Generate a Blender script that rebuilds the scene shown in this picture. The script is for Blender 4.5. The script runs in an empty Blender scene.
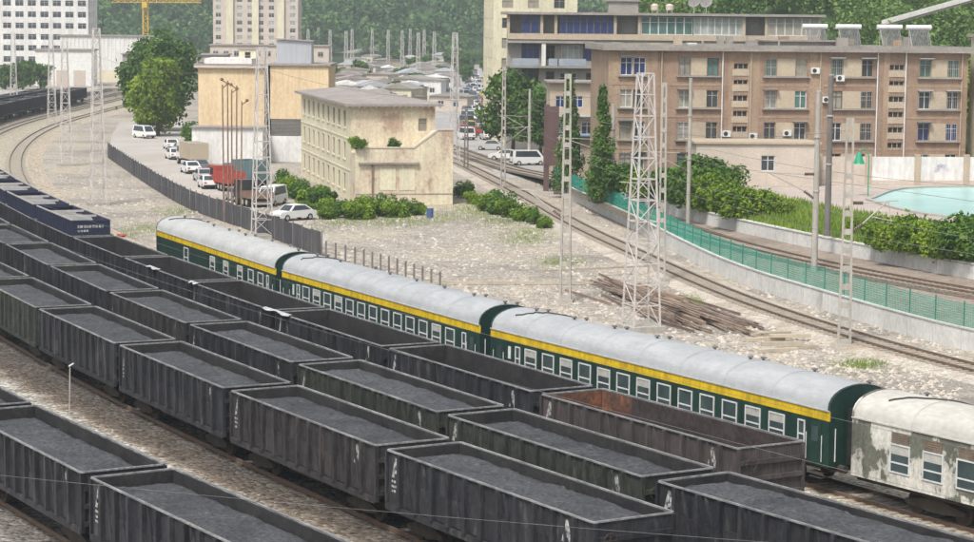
import bpy, math, random
import numpy as np
from mathutils import Vector, Matrix

random.seed(7)
scn = bpy.context.scene
col = scn.collection
R = math.radians

# ------------------------------------------------------------------ camera, sky, sun, exposure
FPX, PIT, ROLL, CAMH = 2223.0, 0.11224, 0.010, 18.66
cam_d = bpy.data.cameras.new('camera')
cam_d.sensor_width = 36.0
cam_d.lens = FPX / 974.0 * 36.0
cam_d.clip_start = 0.5
cam_d.clip_end = 9000
cam = bpy.data.objects.new('camera', cam_d)
col.objects.link(cam)
cam.matrix_world = Matrix.Translation((0, 0, CAMH)) @ Matrix.Rotation(math.pi/2 - PIT, 4, 'X') @ Matrix.Rotation(ROLL, 4, 'Z')
scn.camera = cam

SUN_EL, SUN_AZ = R(56), R(205)          # azimuth: compass direction the light comes from (clockwise from +Y)
w = bpy.data.worlds.new('World')
scn.world = w
w.use_nodes = True
wn = w.node_tree
bg = wn.nodes['Background']
sky = wn.nodes.new('ShaderNodeTexSky')
sky.sky_type = 'NISHITA'
sky.sun_disc = False
sky.sun_elevation = SUN_EL
sky.sun_rotation = SUN_AZ
sky.air_density = 1.0
sky.dust_density = 4.0
sky.ozone_density = 1.0
hs = wn.nodes.new('ShaderNodeHueSaturation')
hs.inputs['Saturation'].default_value = 0.35
wn.links.new(sky.outputs[0], hs.inputs['Color'])
wn.links.new(hs.outputs[0], bg.inputs[0])
bg.inputs[1].default_value = 0.115

sun_d = bpy.data.lights.new('sun', 'SUN')
sun_d.energy = 2.3
sun_d.angle = R(11)
sun_d.color = (1.0, 0.95, 0.88)
sun = bpy.data.objects.new('sun', sun_d)
col.objects.link(sun)
sd = Vector((math.sin(SUN_AZ)*math.cos(SUN_EL), math.cos(SUN_AZ)*math.cos(SUN_EL), math.sin(SUN_EL)))
sun.rotation_euler = sd.to_track_quat('Z', 'Y').to_euler()

vs = scn.view_settings
vs.view_transform = 'Standard'
vs.look = 'None'
vs.exposure = 0.74
vs.gamma = 1.0
vs.use_curve_mapping = False

# ------------------------------------------------------------------ helpers
CR, SR, CP, SP = math.cos(ROLL), math.sin(ROLL), math.cos(PIT), math.sin(PIT)
def at(px, py, z=0.0):
    """real ground position (metres) surveyed from the photograph, on the level z"""
    x, y = px-487.0, -(py-271.0)
    x, y = CR*x-SR*y, SR*x+CR*y
    d = (x, FPX*CP+y*SP, -FPX*SP+y*CP)
    t = -(CAMH-z)/d[2]
    return Vector((d[0]*t, d[1]*t, z))
def atd(px, py, Y):
    """position at distance Y along the view"""
    x, y = px-487.0, -(py-271.0)
    x, y = CR*x-SR*y, SR*x+CR*y
    d = (x, FPX*CP+y*SP, -FPX*SP+y*CP)
    t = Y/d[1]
    return Vector((d[0]*t, Y, CAMH+d[2]*t))

class MB:
    def __init__(s): s.v = []; s.f = []
    def quad(s, a, b, c, d):
        n = len(s.v); s.v += [tuple(a), tuple(b), tuple(c), tuple(d)]; s.f.append((n, n+1, n+2, n+3)); return s
    def poly(s, pts):
        n = len(s.v); s.v += [tuple(p) for p in pts]; s.f.append(tuple(range(n, n+len(pts)))); return s
    def box(s, x0, x1, y0, y1, z0, z1):
        n = len(s.v)
        s.v += [(x0,y0,z0),(x1,y0,z0),(x1,y1,z0),(x0,y1,z0),(x0,y0,z1),(x1,y0,z1),(x1,y1,z1),(x0,y1,z1)]
        s.f += [(n,n+3,n+2,n+1),(n+4,n+5,n+6,n+7),(n,n+1,n+5,n+4),(n+1,n+2,n+6,n+5),(n+2,n+3,n+7,n+6),(n+3,n,n+4,n+7)]
        return s
    def bar(s, p, q, w, h=None, up=(0,0,1), w2=None, h2=None):
        p, q = Vector(p), Vector(q); h = h or w; w2 = w2 or w; h2 = h2 or h
        d = (q-p).normalized(); u = Vector(up)
        if abs(d.dot(u)) > .98: u = Vector((1,0,0))
        a = d.cross(u).normalized(); b = a.cross(d).normalized()
        n = len(s.v)
        for c, ww, hh in ((p,w,h),(q,w2,h2)):
            for i, j in ((-1,-1),(1,-1),(1,1),(-1,1)): s.v.append(tuple(c+a*(i*ww/2)+b*(j*hh/2)))
        s.f += [(n,n+1,n+2,n+3),(n+7,n+6,n+5,n+4),(n,n+4,n+5,n+1),(n+1,n+5,n+6,n+2),(n+2,n+6,n+7,n+3),(n+3,n+7,n+4,n)]
        return s
    def tube(s, pts, r, n=6, r2=None, cap=True):
        pts = [Vector(p) for p in pts]; r2 = r if r2 is None else r2; base = len(s.v); m = len(pts)
        for i, p in enumerate(pts):
            d = (pts[min(i+1,m-1)]-pts[max(i-1,0)]).normalized()
            u = Vector((0,0,1)) if abs(d.z) < .95 else Vector((1,0,0))
            a = d.cross(u).normalized(); b = a.cross(d)
            rr = r+(r2-r)*i/(m-1)
            for k in range(n):
                t = 2*math.pi*k/n; s.v.append(tuple(p+a*(rr*math.cos(t))+b*(rr*math.sin(t))))
        for i in range(m-1):
            for k in range(n):
                k2 = (k+1) % n
                s.f.append((base+i*n+k, base+i*n+k2, base+(i+1)*n+k2, base+(i+1)*n+k))
        if cap:
            s.f.append(tuple(base+k for k in reversed(range(n)))); s.f.append(tuple(base+(m-1)*n+k for k in range(n)))
        return s
    def prism(s, poly, y0, y1):
        """poly in (x,z), extruded along y"""
        n = len(s.v); m = len(poly)
        s.v += [(x,y0,z) for x,z in poly]+[(x,y1,z) for x,z in poly]
        s.f.append(tuple(range(n,n+m))); s.f.append(tuple(reversed(range(n+m,n+2*m))))
        for i in range(m):
            j = (i+1)%m; s.f.append((n+i,n+m+i,n+m+j,n+j))
        return s
    def slab(s, poly, z0, z1):
        """poly in (x,y), extruded up"""
        n = len(s.v); m = len(poly)
        s.v += [(p[0],p[1],z0) for p in poly]+[(p[0],p[1],z1) for p in poly]
        s.f.append(tuple(reversed(range(n,n+m)))); s.f.append(tuple(range(n+m,n+2*m)))
        for i in range(m):
            j = (i+1)%m; s.f.append((n+i,n+j,n+m+j,n+m+i))
        return s
    def lathe(s, prof, c=(0,0,0), n=10):
        b = len(s.v); m = len(prof)
        for r, z in prof:
            for k in range(n):
                t = 2*math.pi*k/n; s.v.append((c[0]+r*math.cos(t), c[1]+r*math.sin(t), c[2]+z))
        for i in range(m-1):
            for k in range(n):
                k2=(k+1)%n; s.f.append((b+i*n+k,b+i*n+k2,b+(i+1)*n+k2,b+(i+1)*n+k))
        s.f.append(tuple(b+(m-1)*n+k for k in range(n)))
        return s
    def strip(s, left, right):
        for i in range(len(left)-1): s.quad(left[i], right[i], right[i+1], left[i+1])
        return s
    def mesh(s, name, m, smooth=False):
        me = bpy.data.meshes.new(name); me.from_pydata(s.v, [], s.f)
        if m: me.materials.append(m)
        if smooth: me.shade_smooth()
        return me
    def build(s, name, m, parent=None, smooth=False, **k):
        return link(name, s.mesh(name, m, smooth), parent, **k)

def link(name, me, parent=None, loc=None, rz=0.0):
    o = bpy.data.objects.new(name, me); col.objects.link(o)
    if parent: o.parent = parent
    if loc is not None: o.location = loc
    if rz: o.rotation_euler[2] = rz
    return o
def tag(o, label=None, cat=None, group=None, kind=None):
    if label: o['label'] = label
    if cat: o['category'] = cat
    if group: o['group'] = group
    if kind: o['kind'] = kind
    return o
def empty(name, loc=(0,0,0), rz=0.0, label=None, cat=None, group=None):
    o = bpy.data.objects.new(name, None); col.objects.link(o)
    o.location = loc; o.rotation_euler[2] = rz; o.empty_display_size = .2
    return tag(o, label, cat, group)
KIDS = {}
def kids(o):
    k = o.as_pointer()
    if k not in KIDS: KIDS[k] = list(o.children)
    return KIDS[k]
def copy_tree(o, parent=None):
    c = o.copy(); col.objects.link(c)
    if parent: c.parent = parent
    for ch in kids(o): copy_tree(ch, c)
    return c
def box_obj(name, m, parent, *b): return MB().box(*b).build(name, m, parent)
ORD = ['first','second','third','fourth','fifth','sixth','seventh','eighth','ninth','tenth','eleventh','twelfth','thirteenth','fourteenth','fifteenth','sixteenth','seventeenth','eighteenth','nineteenth','twentieth']
def srgb(r, g, b):
    f = lambda c: (c/255/12.92) if c/255 <= .04045 else ((c/255+.055)/1.055)**2.4
    return (f(r), f(g), f(b))

# ------------------------------------------------------------------ materials (procedural)
MATS = {}
def mat(name, c1, c2=None, scale=1.5, rough=.85, stretch=(1,1,1), bump=.0, bscale=40, metal=0, spec=.25, fine=.18, c3=None, lo=.35, hi=.65, world=False, rnd=.0, streak=0, skscale=1.0, gap=.12):
    if name in MATS: return MATS[name]
    m = bpy.data.materials.new(name); m.use_nodes = True; MATS[name] = m
    nt = m.node_tree; N = nt.nodes; Lk = nt.links
    b = N['Principled BSDF']; b.inputs['Roughness'].default_value = rough; b.inputs['Metallic'].default_value = metal
    b.inputs['Specular IOR Level'].default_value = spec
    c2 = c2 or tuple(x*.8 for x in c1)
    if world:
        pos = N.new('ShaderNodeNewGeometry').outputs['Position']
    else:
        tc = N.new('ShaderNodeTexCoord'); oi = N.new('ShaderNodeObjectInfo')
        ml = N.new('ShaderNodeMath'); ml.operation = 'MULTIPLY'; ml.inputs[1].default_value = 83.0; Lk.new(oi.outputs['Random'], ml.inputs[0])
        ad = N.new('ShaderNodeVectorMath'); ad.operation = 'ADD'; Lk.new(tc.outputs['Object'], ad.inputs[0]); Lk.new(ml.outputs[0], ad.inputs[1]); pos = ad.outputs[0]
    mp = N.new('ShaderNodeMapping'); mp.inputs['Scale'].default_value = stretch; Lk.new(pos, mp.inputs[0])
    n1 = N.new('ShaderNodeTexNoise'); n1.inputs['Scale'].default_value = scale; n1.inputs['Detail'].default_value = 7; n1.inputs['Roughness'].default_value = .62; Lk.new(mp.outputs[0], n1.inputs['Vector'])
    rp = N.new('ShaderNodeValToRGB'); e = rp.color_ramp.elements
    e[0].position = lo; e[0].color = (*c1,1); e[1].position = hi; e[1].color = (*c2,1)
    if c3: x = e.new(min(hi+gap,.98)); x.color = (*c3,1)
    Lk.new(n1.outputs[0], rp.inputs[0]); out = rp.outputs[0]
    n2 = N.new('ShaderNodeTexNoise'); n2.inputs['Scale'].default_value = bscale; n2.inputs['Detail'].default_value = 3; Lk.new(mp.outputs[0], n2.inputs['Vector'])
    if fine:
        mr = N.new('ShaderNodeMapRange'); mr.inputs[1].default_value = .3; mr.inputs[2].default_value = .7; mr.inputs[3].default_value = 1-fine; mr.inputs[4].default_value = 1+fine; Lk.new(n2.outputs[0], mr.inputs[0])
        v = N.new('ShaderNodeVectorMath'); v.operation = 'SCALE'; Lk.new(out, v.inputs[0]); Lk.new(mr.outputs[0], v.inputs['Scale']); out = v.outputs[0]
    if streak:
        ms = N.new('ShaderNodeMapping'); ms.inputs['Scale'].default_value = (skscale,skscale,skscale*.06); Lk.new(pos, ms.inputs[0])
        n4 = N.new('ShaderNodeTexNoise'); n4.inputs['Scale'].default_value = 1.6; n4.inputs['Detail'].default_value = 6; n4.inputs['Roughness'].default_value = .7; Lk.new(ms.outputs[0], n4.inputs['Vector'])
        mr = N.new('ShaderNodeMapRange'); mr.inputs[1].default_value = .36; mr.inputs[2].default_value = .56; mr.inputs[3].default_value = 1-streak; mr.inputs[4].default_value = 1; Lk.new(n4.outputs[0], mr.inputs[0])
        v = N.new('ShaderNodeVectorMath'); v.operation = 'SCALE'; Lk.new(out, v.inputs[0]); Lk.new(mr.outputs[0], v.inputs['Scale']); out = v.outputs[0]
    if rnd:
        oi2 = N.new('ShaderNodeObjectInfo'); mr = N.new('ShaderNodeMapRange'); mr.inputs[3].default_value = 1-rnd; mr.inputs[4].default_value = 1+rnd; Lk.new(oi2.outputs['Random'], mr.inputs[0])
        v = N.new('ShaderNodeVectorMath'); v.operation = 'SCALE'; Lk.new(out, v.inputs[0]); Lk.new(mr.outputs[0], v.inputs['Scale']); out = v.outputs[0]
    Lk.new(out, b.inputs['Base Color'])
    if bump:
        bp = N.new('ShaderNodeBump'); bp.inputs['Strength'].default_value = bump; bp.inputs['Distance'].default_value = .05; Lk.new(n2.outputs[0], bp.inputs['Height']); Lk.new(bp.outputs[0], b.inputs['Normal'])
    return m
def stones(name, cols, scale, bump=.8, dist=.06, patch=None, pscale=.08):
    """gravel: every voronoi cell is a stone with its own tone"""
    m = bpy.data.materials.new(name); m.use_nodes = True; MATS[name] = m
    nt = m.node_tree; N = nt.nodes; Lk = nt.links; b = N['Principled BSDF']; b.inputs['Roughness'].default_value = .95; b.inputs['Specular IOR Level'].default_value = .15
    pos = N.new('ShaderNodeNewGeometry').outputs['Position']
    vo = N.new('ShaderNodeTexVoronoi'); vo.inputs['Scale'].default_value = scale; Lk.new(pos, vo.inputs['Vector'])
    sp = N.new('ShaderNodeSeparateColor'); Lk.new(vo.outputs['Color'], sp.inputs[0])
    rp = N.new('ShaderNodeValToRGB'); e = rp.color_ramp.elements
    e[0].color = (*cols[0],1); e[1].color = (*cols[-1],1)
    for i, c in enumerate(cols[1:-1]): x = e.new((i+1)/(len(cols)-1)); x.color = (*c,1)
    Lk.new(sp.outputs[0], rp.inputs[0]); out = rp.outputs[0]
    if patch:
        n1 = N.new('ShaderNodeTexNoise'); n1.inputs['Scale'].default_value = pscale; n1.inputs['Detail'].default_value = 8; n1.inputs['Roughness'].default_value = .65; Lk.new(pos, n1.inputs['Vector'])
        for c, lo, hi, fac in patch:
            mr = N.new('ShaderNodeMapRange'); mr.inputs[1].default_value = lo; mr.inputs[2].default_value = hi; mr.inputs[4].default_value = fac; Lk.new(n1.outputs[0], mr.inputs[0])
            mx = N.new('ShaderNodeMix'); mx.data_type = 'RGBA'; Lk.new(mr.outputs[0], mx.inputs[0]); Lk.new(out, mx.inputs[6]); mx.inputs[7].default_value = (*c,1); out = mx.outputs[2]
    n3 = N.new('ShaderNodeTexNoise'); n3.inputs['Scale'].default_value = .9; n3.inputs['Detail'].default_value = 8; n3.inputs['Roughness'].default_value = .7; Lk.new(pos, n3.inputs['Vector'])
    mr = N.new('ShaderNodeMapRange'); mr.inputs[1].default_value = .3; mr.inputs[2].default_value = .7; mr.inputs[3].default_value = .78; mr.inputs[4].default_value = 1.2; Lk.new(n3.outputs[0], mr.inputs[0])
    v = N.new('ShaderNodeVectorMath'); v.operation = 'SCALE'; Lk.new(out, v.inputs[0]); Lk.new(mr.outputs[0], v.inputs['Scale']); Lk.new(v.outputs[0], b.inputs['Base Color'])
    bp = N.new('ShaderNodeBump'); bp.inputs['Strength'].default_value = bump; bp.inputs['Distance'].default_value = dist; bp.invert = True; Lk.new(vo.outputs['Distance'], bp.inputs['Height']); Lk.new(bp.outputs[0], b.inputs['Normal'])
    return m
def leafmat(name, c1, c2, c3, ns=.35):
    m = bpy.data.materials.new(name); m.use_nodes = True; MATS[name] = m
    nt = m.node_tree; N = nt.nodes; Lk = nt.links; b = N['Principled BSDF']; b.inputs['Roughness'].default_value = .6; b.inputs['Specular IOR Level'].default_value = .2
    g = N.new('ShaderNodeNewGeometry'); rp = N.new('ShaderNodeValToRGB'); e = rp.color_ramp.elements
    e[0].color = (*c1,1); e[1].color = (*c3,1); x = e.new(.55); x.color = (*c2,1)
    n1 = N.new('ShaderNodeTexNoise'); n1.inputs['Scale'].default_value = ns; n1.inputs['Detail'].default_value = 3; Lk.new(g.outputs['Position'], n1.inputs['Vector'])
    a = N.new('ShaderNodeMath'); a.operation = 'MULTIPLY_ADD'; a.inputs[1].default_value = .5; Lk.new(g.outputs['Random Per Island'], a.inputs[0])
    s = N.new('ShaderNodeMapRange'); s.inputs[1].default_value = .3; s.inputs[2].default_value = .7; s.inputs[3].default_value = 0; s.inputs[4].default_value = .5; Lk.new(n1.outputs[0], s.inputs[0]); Lk.new(s.outputs[0], a.inputs[2])
    Lk.new(a.outputs[0], rp.inputs[0]); Lk.new(rp.outputs[0], b.inputs['Base Color'])
    t = N.new('ShaderNodeBsdfTranslucent'); Lk.new(rp.outputs[0], t.inputs[0]); mx = N.new('ShaderNodeMixShader'); mx.inputs[0].default_value = .3
    Lk.new(b.outputs[0], mx.inputs[1]); Lk.new(t.outputs[0], mx.inputs[2]); Lk.new(mx.outputs[0], N['Material Output'].inputs[0])
    return m
def glass(name, c=(.02,.025,.03), rough=.12):
    m = mat(name, c, tuple(x*1.8 for x in c), scale=.8, rough=rough, spec=.6, fine=0); return m

M_ground = stones('sandy_ground', [(.155,.14,.12),(.40,.36,.31),(.335,.30,.255),(.48,.44,.385),(.24,.215,.185)], 5.4, 1.0, .12,
    patch=[((.20,.185,.165),.50,.34,.85),((.50,.43,.31),.54,.66,.5),((.25,.27,.13),.60,.72,.45)], pscale=.07)
M_ballast = stones('ballast_stones', [(.13,.11,.09),(.36,.32,.27),(.25,.21,.16),(.48,.44,.37),(.30,.26,.21),(.19,.16,.13)], 7.0, 1.0, .09,
    patch=[((.10,.095,.085),.44,.34,.5),((.42,.37,.27),.55,.68,.5)], pscale=.16)
M_ballast_dark = stones('oily_ballast', [(.06,.055,.05),(.16,.14,.11),(.10,.085,.07),(.20,.18,.15)], 7.0, 1.0, .09,
    patch=[((.05,.045,.04),.46,.36,.6),((.15,.09,.05),.54,.66,.5)], pscale=.22)
M_ballast_pale = stones('pale_ballast', [(.34,.31,.26),(.50,.46,.40),(.42,.37,.31),(.58,.54,.48)], 7.0, 1.0, .09,
    patch=[((.30,.22,.15),.50,.40,.5)], pscale=.2)
M_dirt = stones('brown_dirt', [(.20,.16,.13),(.29,.24,.20),(.24,.2,.17),(.34,.29,.25)], 6.0, .6, .05, patch=[((.17,.14,.11),.5,.36,.6)], pscale=.12)
M_road = mat('yard_concrete', (.42,.39,.36), (.33,.31,.28), scale=.12, rough=.9, bscale=3, fine=.12, world=True, c3=(.50,.47,.44))
M_street = mat('street_asphalt', (.37,.36,.35), (.27,.265,.26), scale=.15, rough=.9, bscale=2, fine=.12, world=True)
M_rail = mat('rail_rust', (.11,.07,.045), (.17,.11,.075), scale=3, rough=.6, fine=.2)
M_railtop = mat('rail_worn_top', (.34,.32,.30), (.25,.22,.2), scale=2, rough=.35, metal=.6)
M_sleeper = mat('sleeper_concrete', (.36,.33,.28), (.25,.22,.18), scale=2, rnd=.15)
M_wag = mat('wagon_black_paint', (.015,.016,.021), (.036,.037,.042), scale=1.7, stretch=(1.3,1.3,.4), rough=.65, bscale=10, fine=.35, c3=(.085,.082,.08), lo=.32, hi=.6, rnd=.2, streak=.3, skscale=2.2)
M_wag_r = mat('wagon_rust_stain', (.021,.020,.023), (.047,.044,.045), scale=1.4, stretch=(1.2,1.2,.5), rough=.7, bscale=10, fine=.35, c3=(.095,.068,.052), lo=.32, hi=.6, rnd=.15, streak=.3, skscale=2.2)
M_wag_g = mat('wagon_green_stain', (.022,.024,.022), (.046,.052,.042), scale=1.4, stretch=(1.2,1.2,.5), rough=.72, bscale=10, fine=.35, c3=(.085,.09,.07), lo=.32, hi=.6, rnd=.12, streak=.3, skscale=2.2)
M_wag_b = mat('wagon_brown_paint', (.040,.035,.036), (.074,.062,.060), scale=1.5, stretch=(1.5,1.5,.2), rough=.72, bscale=11, fine=.3, c3=(.12,.10,.095), rnd=.1)
M_rim = mat('wagon_worn_rim', (.12,.12,.125), (.27,.27,.27), scale=1.8, stretch=(.5,2,2), rough=.55, bscale=8, fine=.3)
M_inner = mat('wagon_inner_steel', (.018,.018,.020), (.036,.034,.034), scale=.9, rough=.7, bscale=7, fine=.3, c3=(.06,.05,.044))
M_coal = mat('coal_lumps', (.026,.028,.032), (.054,.056,.062), scale=.8, rough=.65, bump=1.0, bscale=7, fine=.6, spec=.5, rnd=.2)
M_innerrust = mat('wagon_inner_rust', (.05,.034,.03), (.10,.055,.038), scale=.8, rough=.8, bscale=6, fine=.35, c3=(.22,.085,.04), hi=.5)
M_innerbrown = mat('wagon_inner_brown', (.030,.024,.024), (.055,.044,.042), scale=.8, rough=.8, bscale=6, fine=.3)
M_mark = mat('stencil_paint', (.42,.42,.41), (.10,.10,.10), scale=7, rough=.8, lo=.44, hi=.62, fine=.3)
M_under = mat('underframe_grime', (.035,.030,.026), (.065,.052,.042), scale=2, rough=.9)
M_green = mat('coach_green_paint', (.010,.034,.027), (.014,.044,.034), scale=.7, rough=.45, bscale=5, fine=.2, spec=.4, c3=(.034,.058,.048), streak=.4, skscale=1.2)
M_yellow = mat('coach_yellow_band', (.66,.46,.012), (.56,.38,.012), scale=.9, rough=.5, bscale=8, fine=.14, streak=.35, skscale=1.6, c3=(.42,.30,.05))
M_roof = mat('coach_grey_roof', (.31,.325,.335), (.37,.385,.395), scale=.9, stretch=(.4,1.2,1.2), rough=.55, bscale=6, fine=.06, c3=(.32,.33,.33), streak=.10, skscale=.8)
M_roof1 = mat('coach_dull_roof', (.33,.34,.335), (.41,.42,.41), scale=.6, rough=.65, bscale=4, fine=.1, c3=(.27,.27,.26))
M_tar = mat('tar_sealant', (.03,.03,.03), (.06,.06,.06), scale=4)
M_dark = mat('dark_rubber', (.014,.015,.015), (.03,.03,.03), scale=2)
M_alu = mat('window_frame_pale', (.58,.60,.60), (.46,.48,.48), scale=3, rough=.5)
M_pane = glass('coach_pane', (.035,.05,.052), .15)
M_cream = mat('coach_peeling_cream', (.58,.57,.52), (.49,.48,.43), scale=.85, stretch=(1.0,1,.75), rough=.8, bscale=9, fine=.22, c3=(.13,.135,.11), lo=.36, hi=.49, gap=.035, streak=.3, skscale=1.4)
M_creamroof = mat('coach_cream_roof', (.46,.45,.41), (.39,.38,.35), scale=.9, stretch=(.6,1,1), rough=.75, bscale=5, fine=.1, c3=(.40,.36,.29))
M_louvre = mat('louvre_brown', (.20,.155,.11), (.13,.10,.08), scale=3)
M_blue = mat('container_blue', (.020,.026,.058), (.015,.018,.038), scale=1.1, rough=.7, bscale=6, fine=.2, c3=(.08,.085,.11))
M_bluetop = mat('container_grey_load', (.22,.225,.22), (.15,.155,.15), scale=.8, rough=.9, bscale=7, fine=.2)
M_steel = mat('galvanised_steel', (.44,.42,.40), (.34,.32,.30), scale=3, rough=.6, fine=.15)
M_steelw = mat('mast_pale_paint', (.56,.54,.52), (.45,.42,.40), scale=3, rough=.65, fine=.15)
M_conc = mat('concrete_pole', (.40,.38,.34), (.30,.285,.255), scale=1.5, stretch=(2,2,.5), rough=.9, bscale=12, fine=.15)
M_concd = mat('concrete_pole_dark', (.19,.175,.16), (.13,.12,.115), scale=1.5, stretch=(2,2,.5), rough=.9)
M_concw = mat('retaining_wall_concrete', (.58,.58,.56), (.48,.48,.46), scale=.5, stretch=(1,1,.6), rough=.9, bscale=5, fine=.12, c3=(.29,.28,.26))
M_rust = mat('rusty_pipe', (.17,.10,.07), (.25,.18,.14), scale=2, rough=.8)
M_wire = mat('wire_grey', (.13,.13,.13), (.18,.18,.18), scale=1)
M_porc = mat('porcelain', (.09,.06,.05), (.14,.10,.09), scale=2, rough=.3)
M_fence = mat('fence_dark_sheet', (.052,.053,.060), (.082,.080,.086), scale=.9, stretch=(1,1,.3), rough=.8, bscale=6, fine=.2, rnd=.12)
M_mesh = mat('fence_green_mesh', (.016,.25,.19), (.03,.33,.25), scale=.5, rough=.7, bscale=9, fine=.2)
M_meshpost = mat('fence_green_post', (.02,.16,.11), (.03,.2,.14), scale=2, rough=.5)
M_timber = mat('weathered_timber', (.20,.145,.105), (.29,.22,.165), scale=1.2, stretch=(.4,3,3), rough=.9, bscale=9, fine=.25, rnd=.3)
M_oldrail = mat('stacked_rail_rust', (.17,.125,.10), (.30,.235,.19), scale=1, rough=.8, rnd=.35)
M_plank = mat('pale_sleeper', (.46,.40,.31), (.36,.31,.24), scale=1.2, rough=.9, rnd=.15)
M_rubble = mat('rubble_stone', (.50,.46,.40), (.38,.34,.29), scale=2, rough=.95, world=True)
M_bark = mat('bark', (.10,.075,.055), (.06,.045,.035), scale=3, stretch=(3,3,.5), rough=.95)
M_leaf = leafmat('leaf_mid', (.030,.070,.008), (.14,.24,.022), (.34,.45,.05))
M_leafd = leafmat('leaf_dark', (.020,.056,.010), (.075,.16,.026), (.19,.30,.05))
M_leafy = leafmat('leaf_yellowish', (.06,.11,.010), (.18,.28,.022), (.38,.46,.06))
M_leaffar = leafmat('leaf_far', (.018,.055,.022), (.08,.17,.05), (.21,.32,.085), .06)
M_leafhill = leafmat('leaf_hill', (.045,.09,.025), (.12,.21,.055), (.26,.36,.10), .12)  # paler leaf tones: the hill's haze is put into the colour
M_grass = leafmat('grass_blade', (.10,.17,.02), (.20,.30,.04), (.34,.42,.08))
M_hill = mat('hill_soil', (.03,.055,.02), (.05,.085,.03), scale=.02, world=True)

# ------------------------------------------------------------------ track geometry
PC = (3.021316738348642e-09, -3.7974376029563227e-06, 0.002473685647080733, -0.9654370604880249, 81.5553971374657)
def _px(y):
    if y <= 410: return float(np.polyval(PC, y))
    return float(np.polyval(PC, 410)) + (y-410)*float(np.polyval(np.polyder(PC), 410))
_ys = np.arange(16, 640, 1.0)
_base = np.array([(_px(y), y) for y in _ys])
_t = np.gradient(_base, axis=0); _t /= np.linalg.norm(_t, axis=1)[:,None]
_nl = np.c_[-_t[:,1], _t[:,0]]
def clampf(y, y0, v0, y1, v1):
    k = np.clip((y-y0)/(y1-y0), 0, 1); return v0+(v1-v0)*k
OFF = dict(P=lambda y: 0*y, C=lambda y: clampf(y,90,7.2,135,6.35), B=lambda y: clampf(y,84,13.1,150,11.6), A=lambda y: clampf(y,78,18.5,135,17.3), D=lambda y: 0*y+29.2)
class Row:
    def __init__(s, off):
        s.p = _base+_nl*np.asarray(off(_base[:,1]))[:,None]
        d = np.linalg.norm(np.diff(s.p, axis=0), axis=1); s.s = np.r_[0, np.cumsum(d)]
    def pos(s, a): return Vector((float(np.interp(a, s.s, s.p[:,0])), float(np.interp(a, s.s, s.p[:,1])), 0))
    def near(s, q):
        i = int(np.argmin((s.p[:,0]-q[0])**2+(s.p[:,1]-q[1])**2)); t = s.p[min(i+1,len(s.p)-1)]-s.p[i]; L = np.linalg.norm(t)
        return float(s.s[i]+((q[0]-s.p[i,0])*t[0]+(q[1]-s.p[i,1])*t[1])/L)
ROW = {k: Row(f) for k, f in OFF.items()}
RAIL = 0.42
def smooth_line(pts, step=3.0):
    pts = [Vector((*p[:2], p[2] if len(p) > 2 else 0)) for p in pts]; out = []
    P = [2*pts[0]-pts[1]]+pts+[2*pts[-1]-pts[-2]]
    for i in range(1, len(P)-2):
        a, b, c, d = P[i-1:i+3]; n = max(2, int((c-b).length/step))
        for k in range(n):
            t = k/n; out.append(.5*((2*b)+(c-a)*t+(2*a-5*b+4*c-d)*t*t+(3*b-a-3*c+d)*t**3))
    out.append(pts[-1]); return out
def offset_line(pts, off, dz=0):
    out = []
    for i, p in enumerate(pts):
        d = pts[min(i+1,len(pts)-1)]-pts[max(i-1,0)]; d.z = 0; d.normalize()
        q = p+Vector((-d.y, d.x, 0))*off; q.z += dz; out.append(q)
    return out
def sweep(mb, pts, w0, z0, z1):
    """rectangular section following a line; z relative to the line"""
    a = offset_line(pts, w0/2); b = offset_line(pts, -w0/2); up = Vector((0,0,1))
    n = len(mb.v)
    for p, q in zip(a, b): mb.v += [tuple(p+up*z0), tuple(q+up*z0), tuple(q+up*z1), tuple(p+up*z1)]
    for i in range(len(pts)-1):
        for k in range(4):
            k2 = (k+1)%4; mb.f.append((n+i*4+k, n+i*4+k2, n+(i+1)*4+k2, n+(i+1)*4+k))
    m = len(mb.v); mb.f.append((n,n+3,n+2,n+1)); mb.f.append((m-4,m-3,m-2,m-1)); return mb

# ------------------------------------------------------------------ ground
def structure(o): o['kind'] = 'structure'; return o
mb = MB()
mb.quad((-4000,-200,0),(4000,-200,0),(4000,6000,0),(-4000,6000,0))
structure(mb.build('ground', M_ground))

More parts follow.
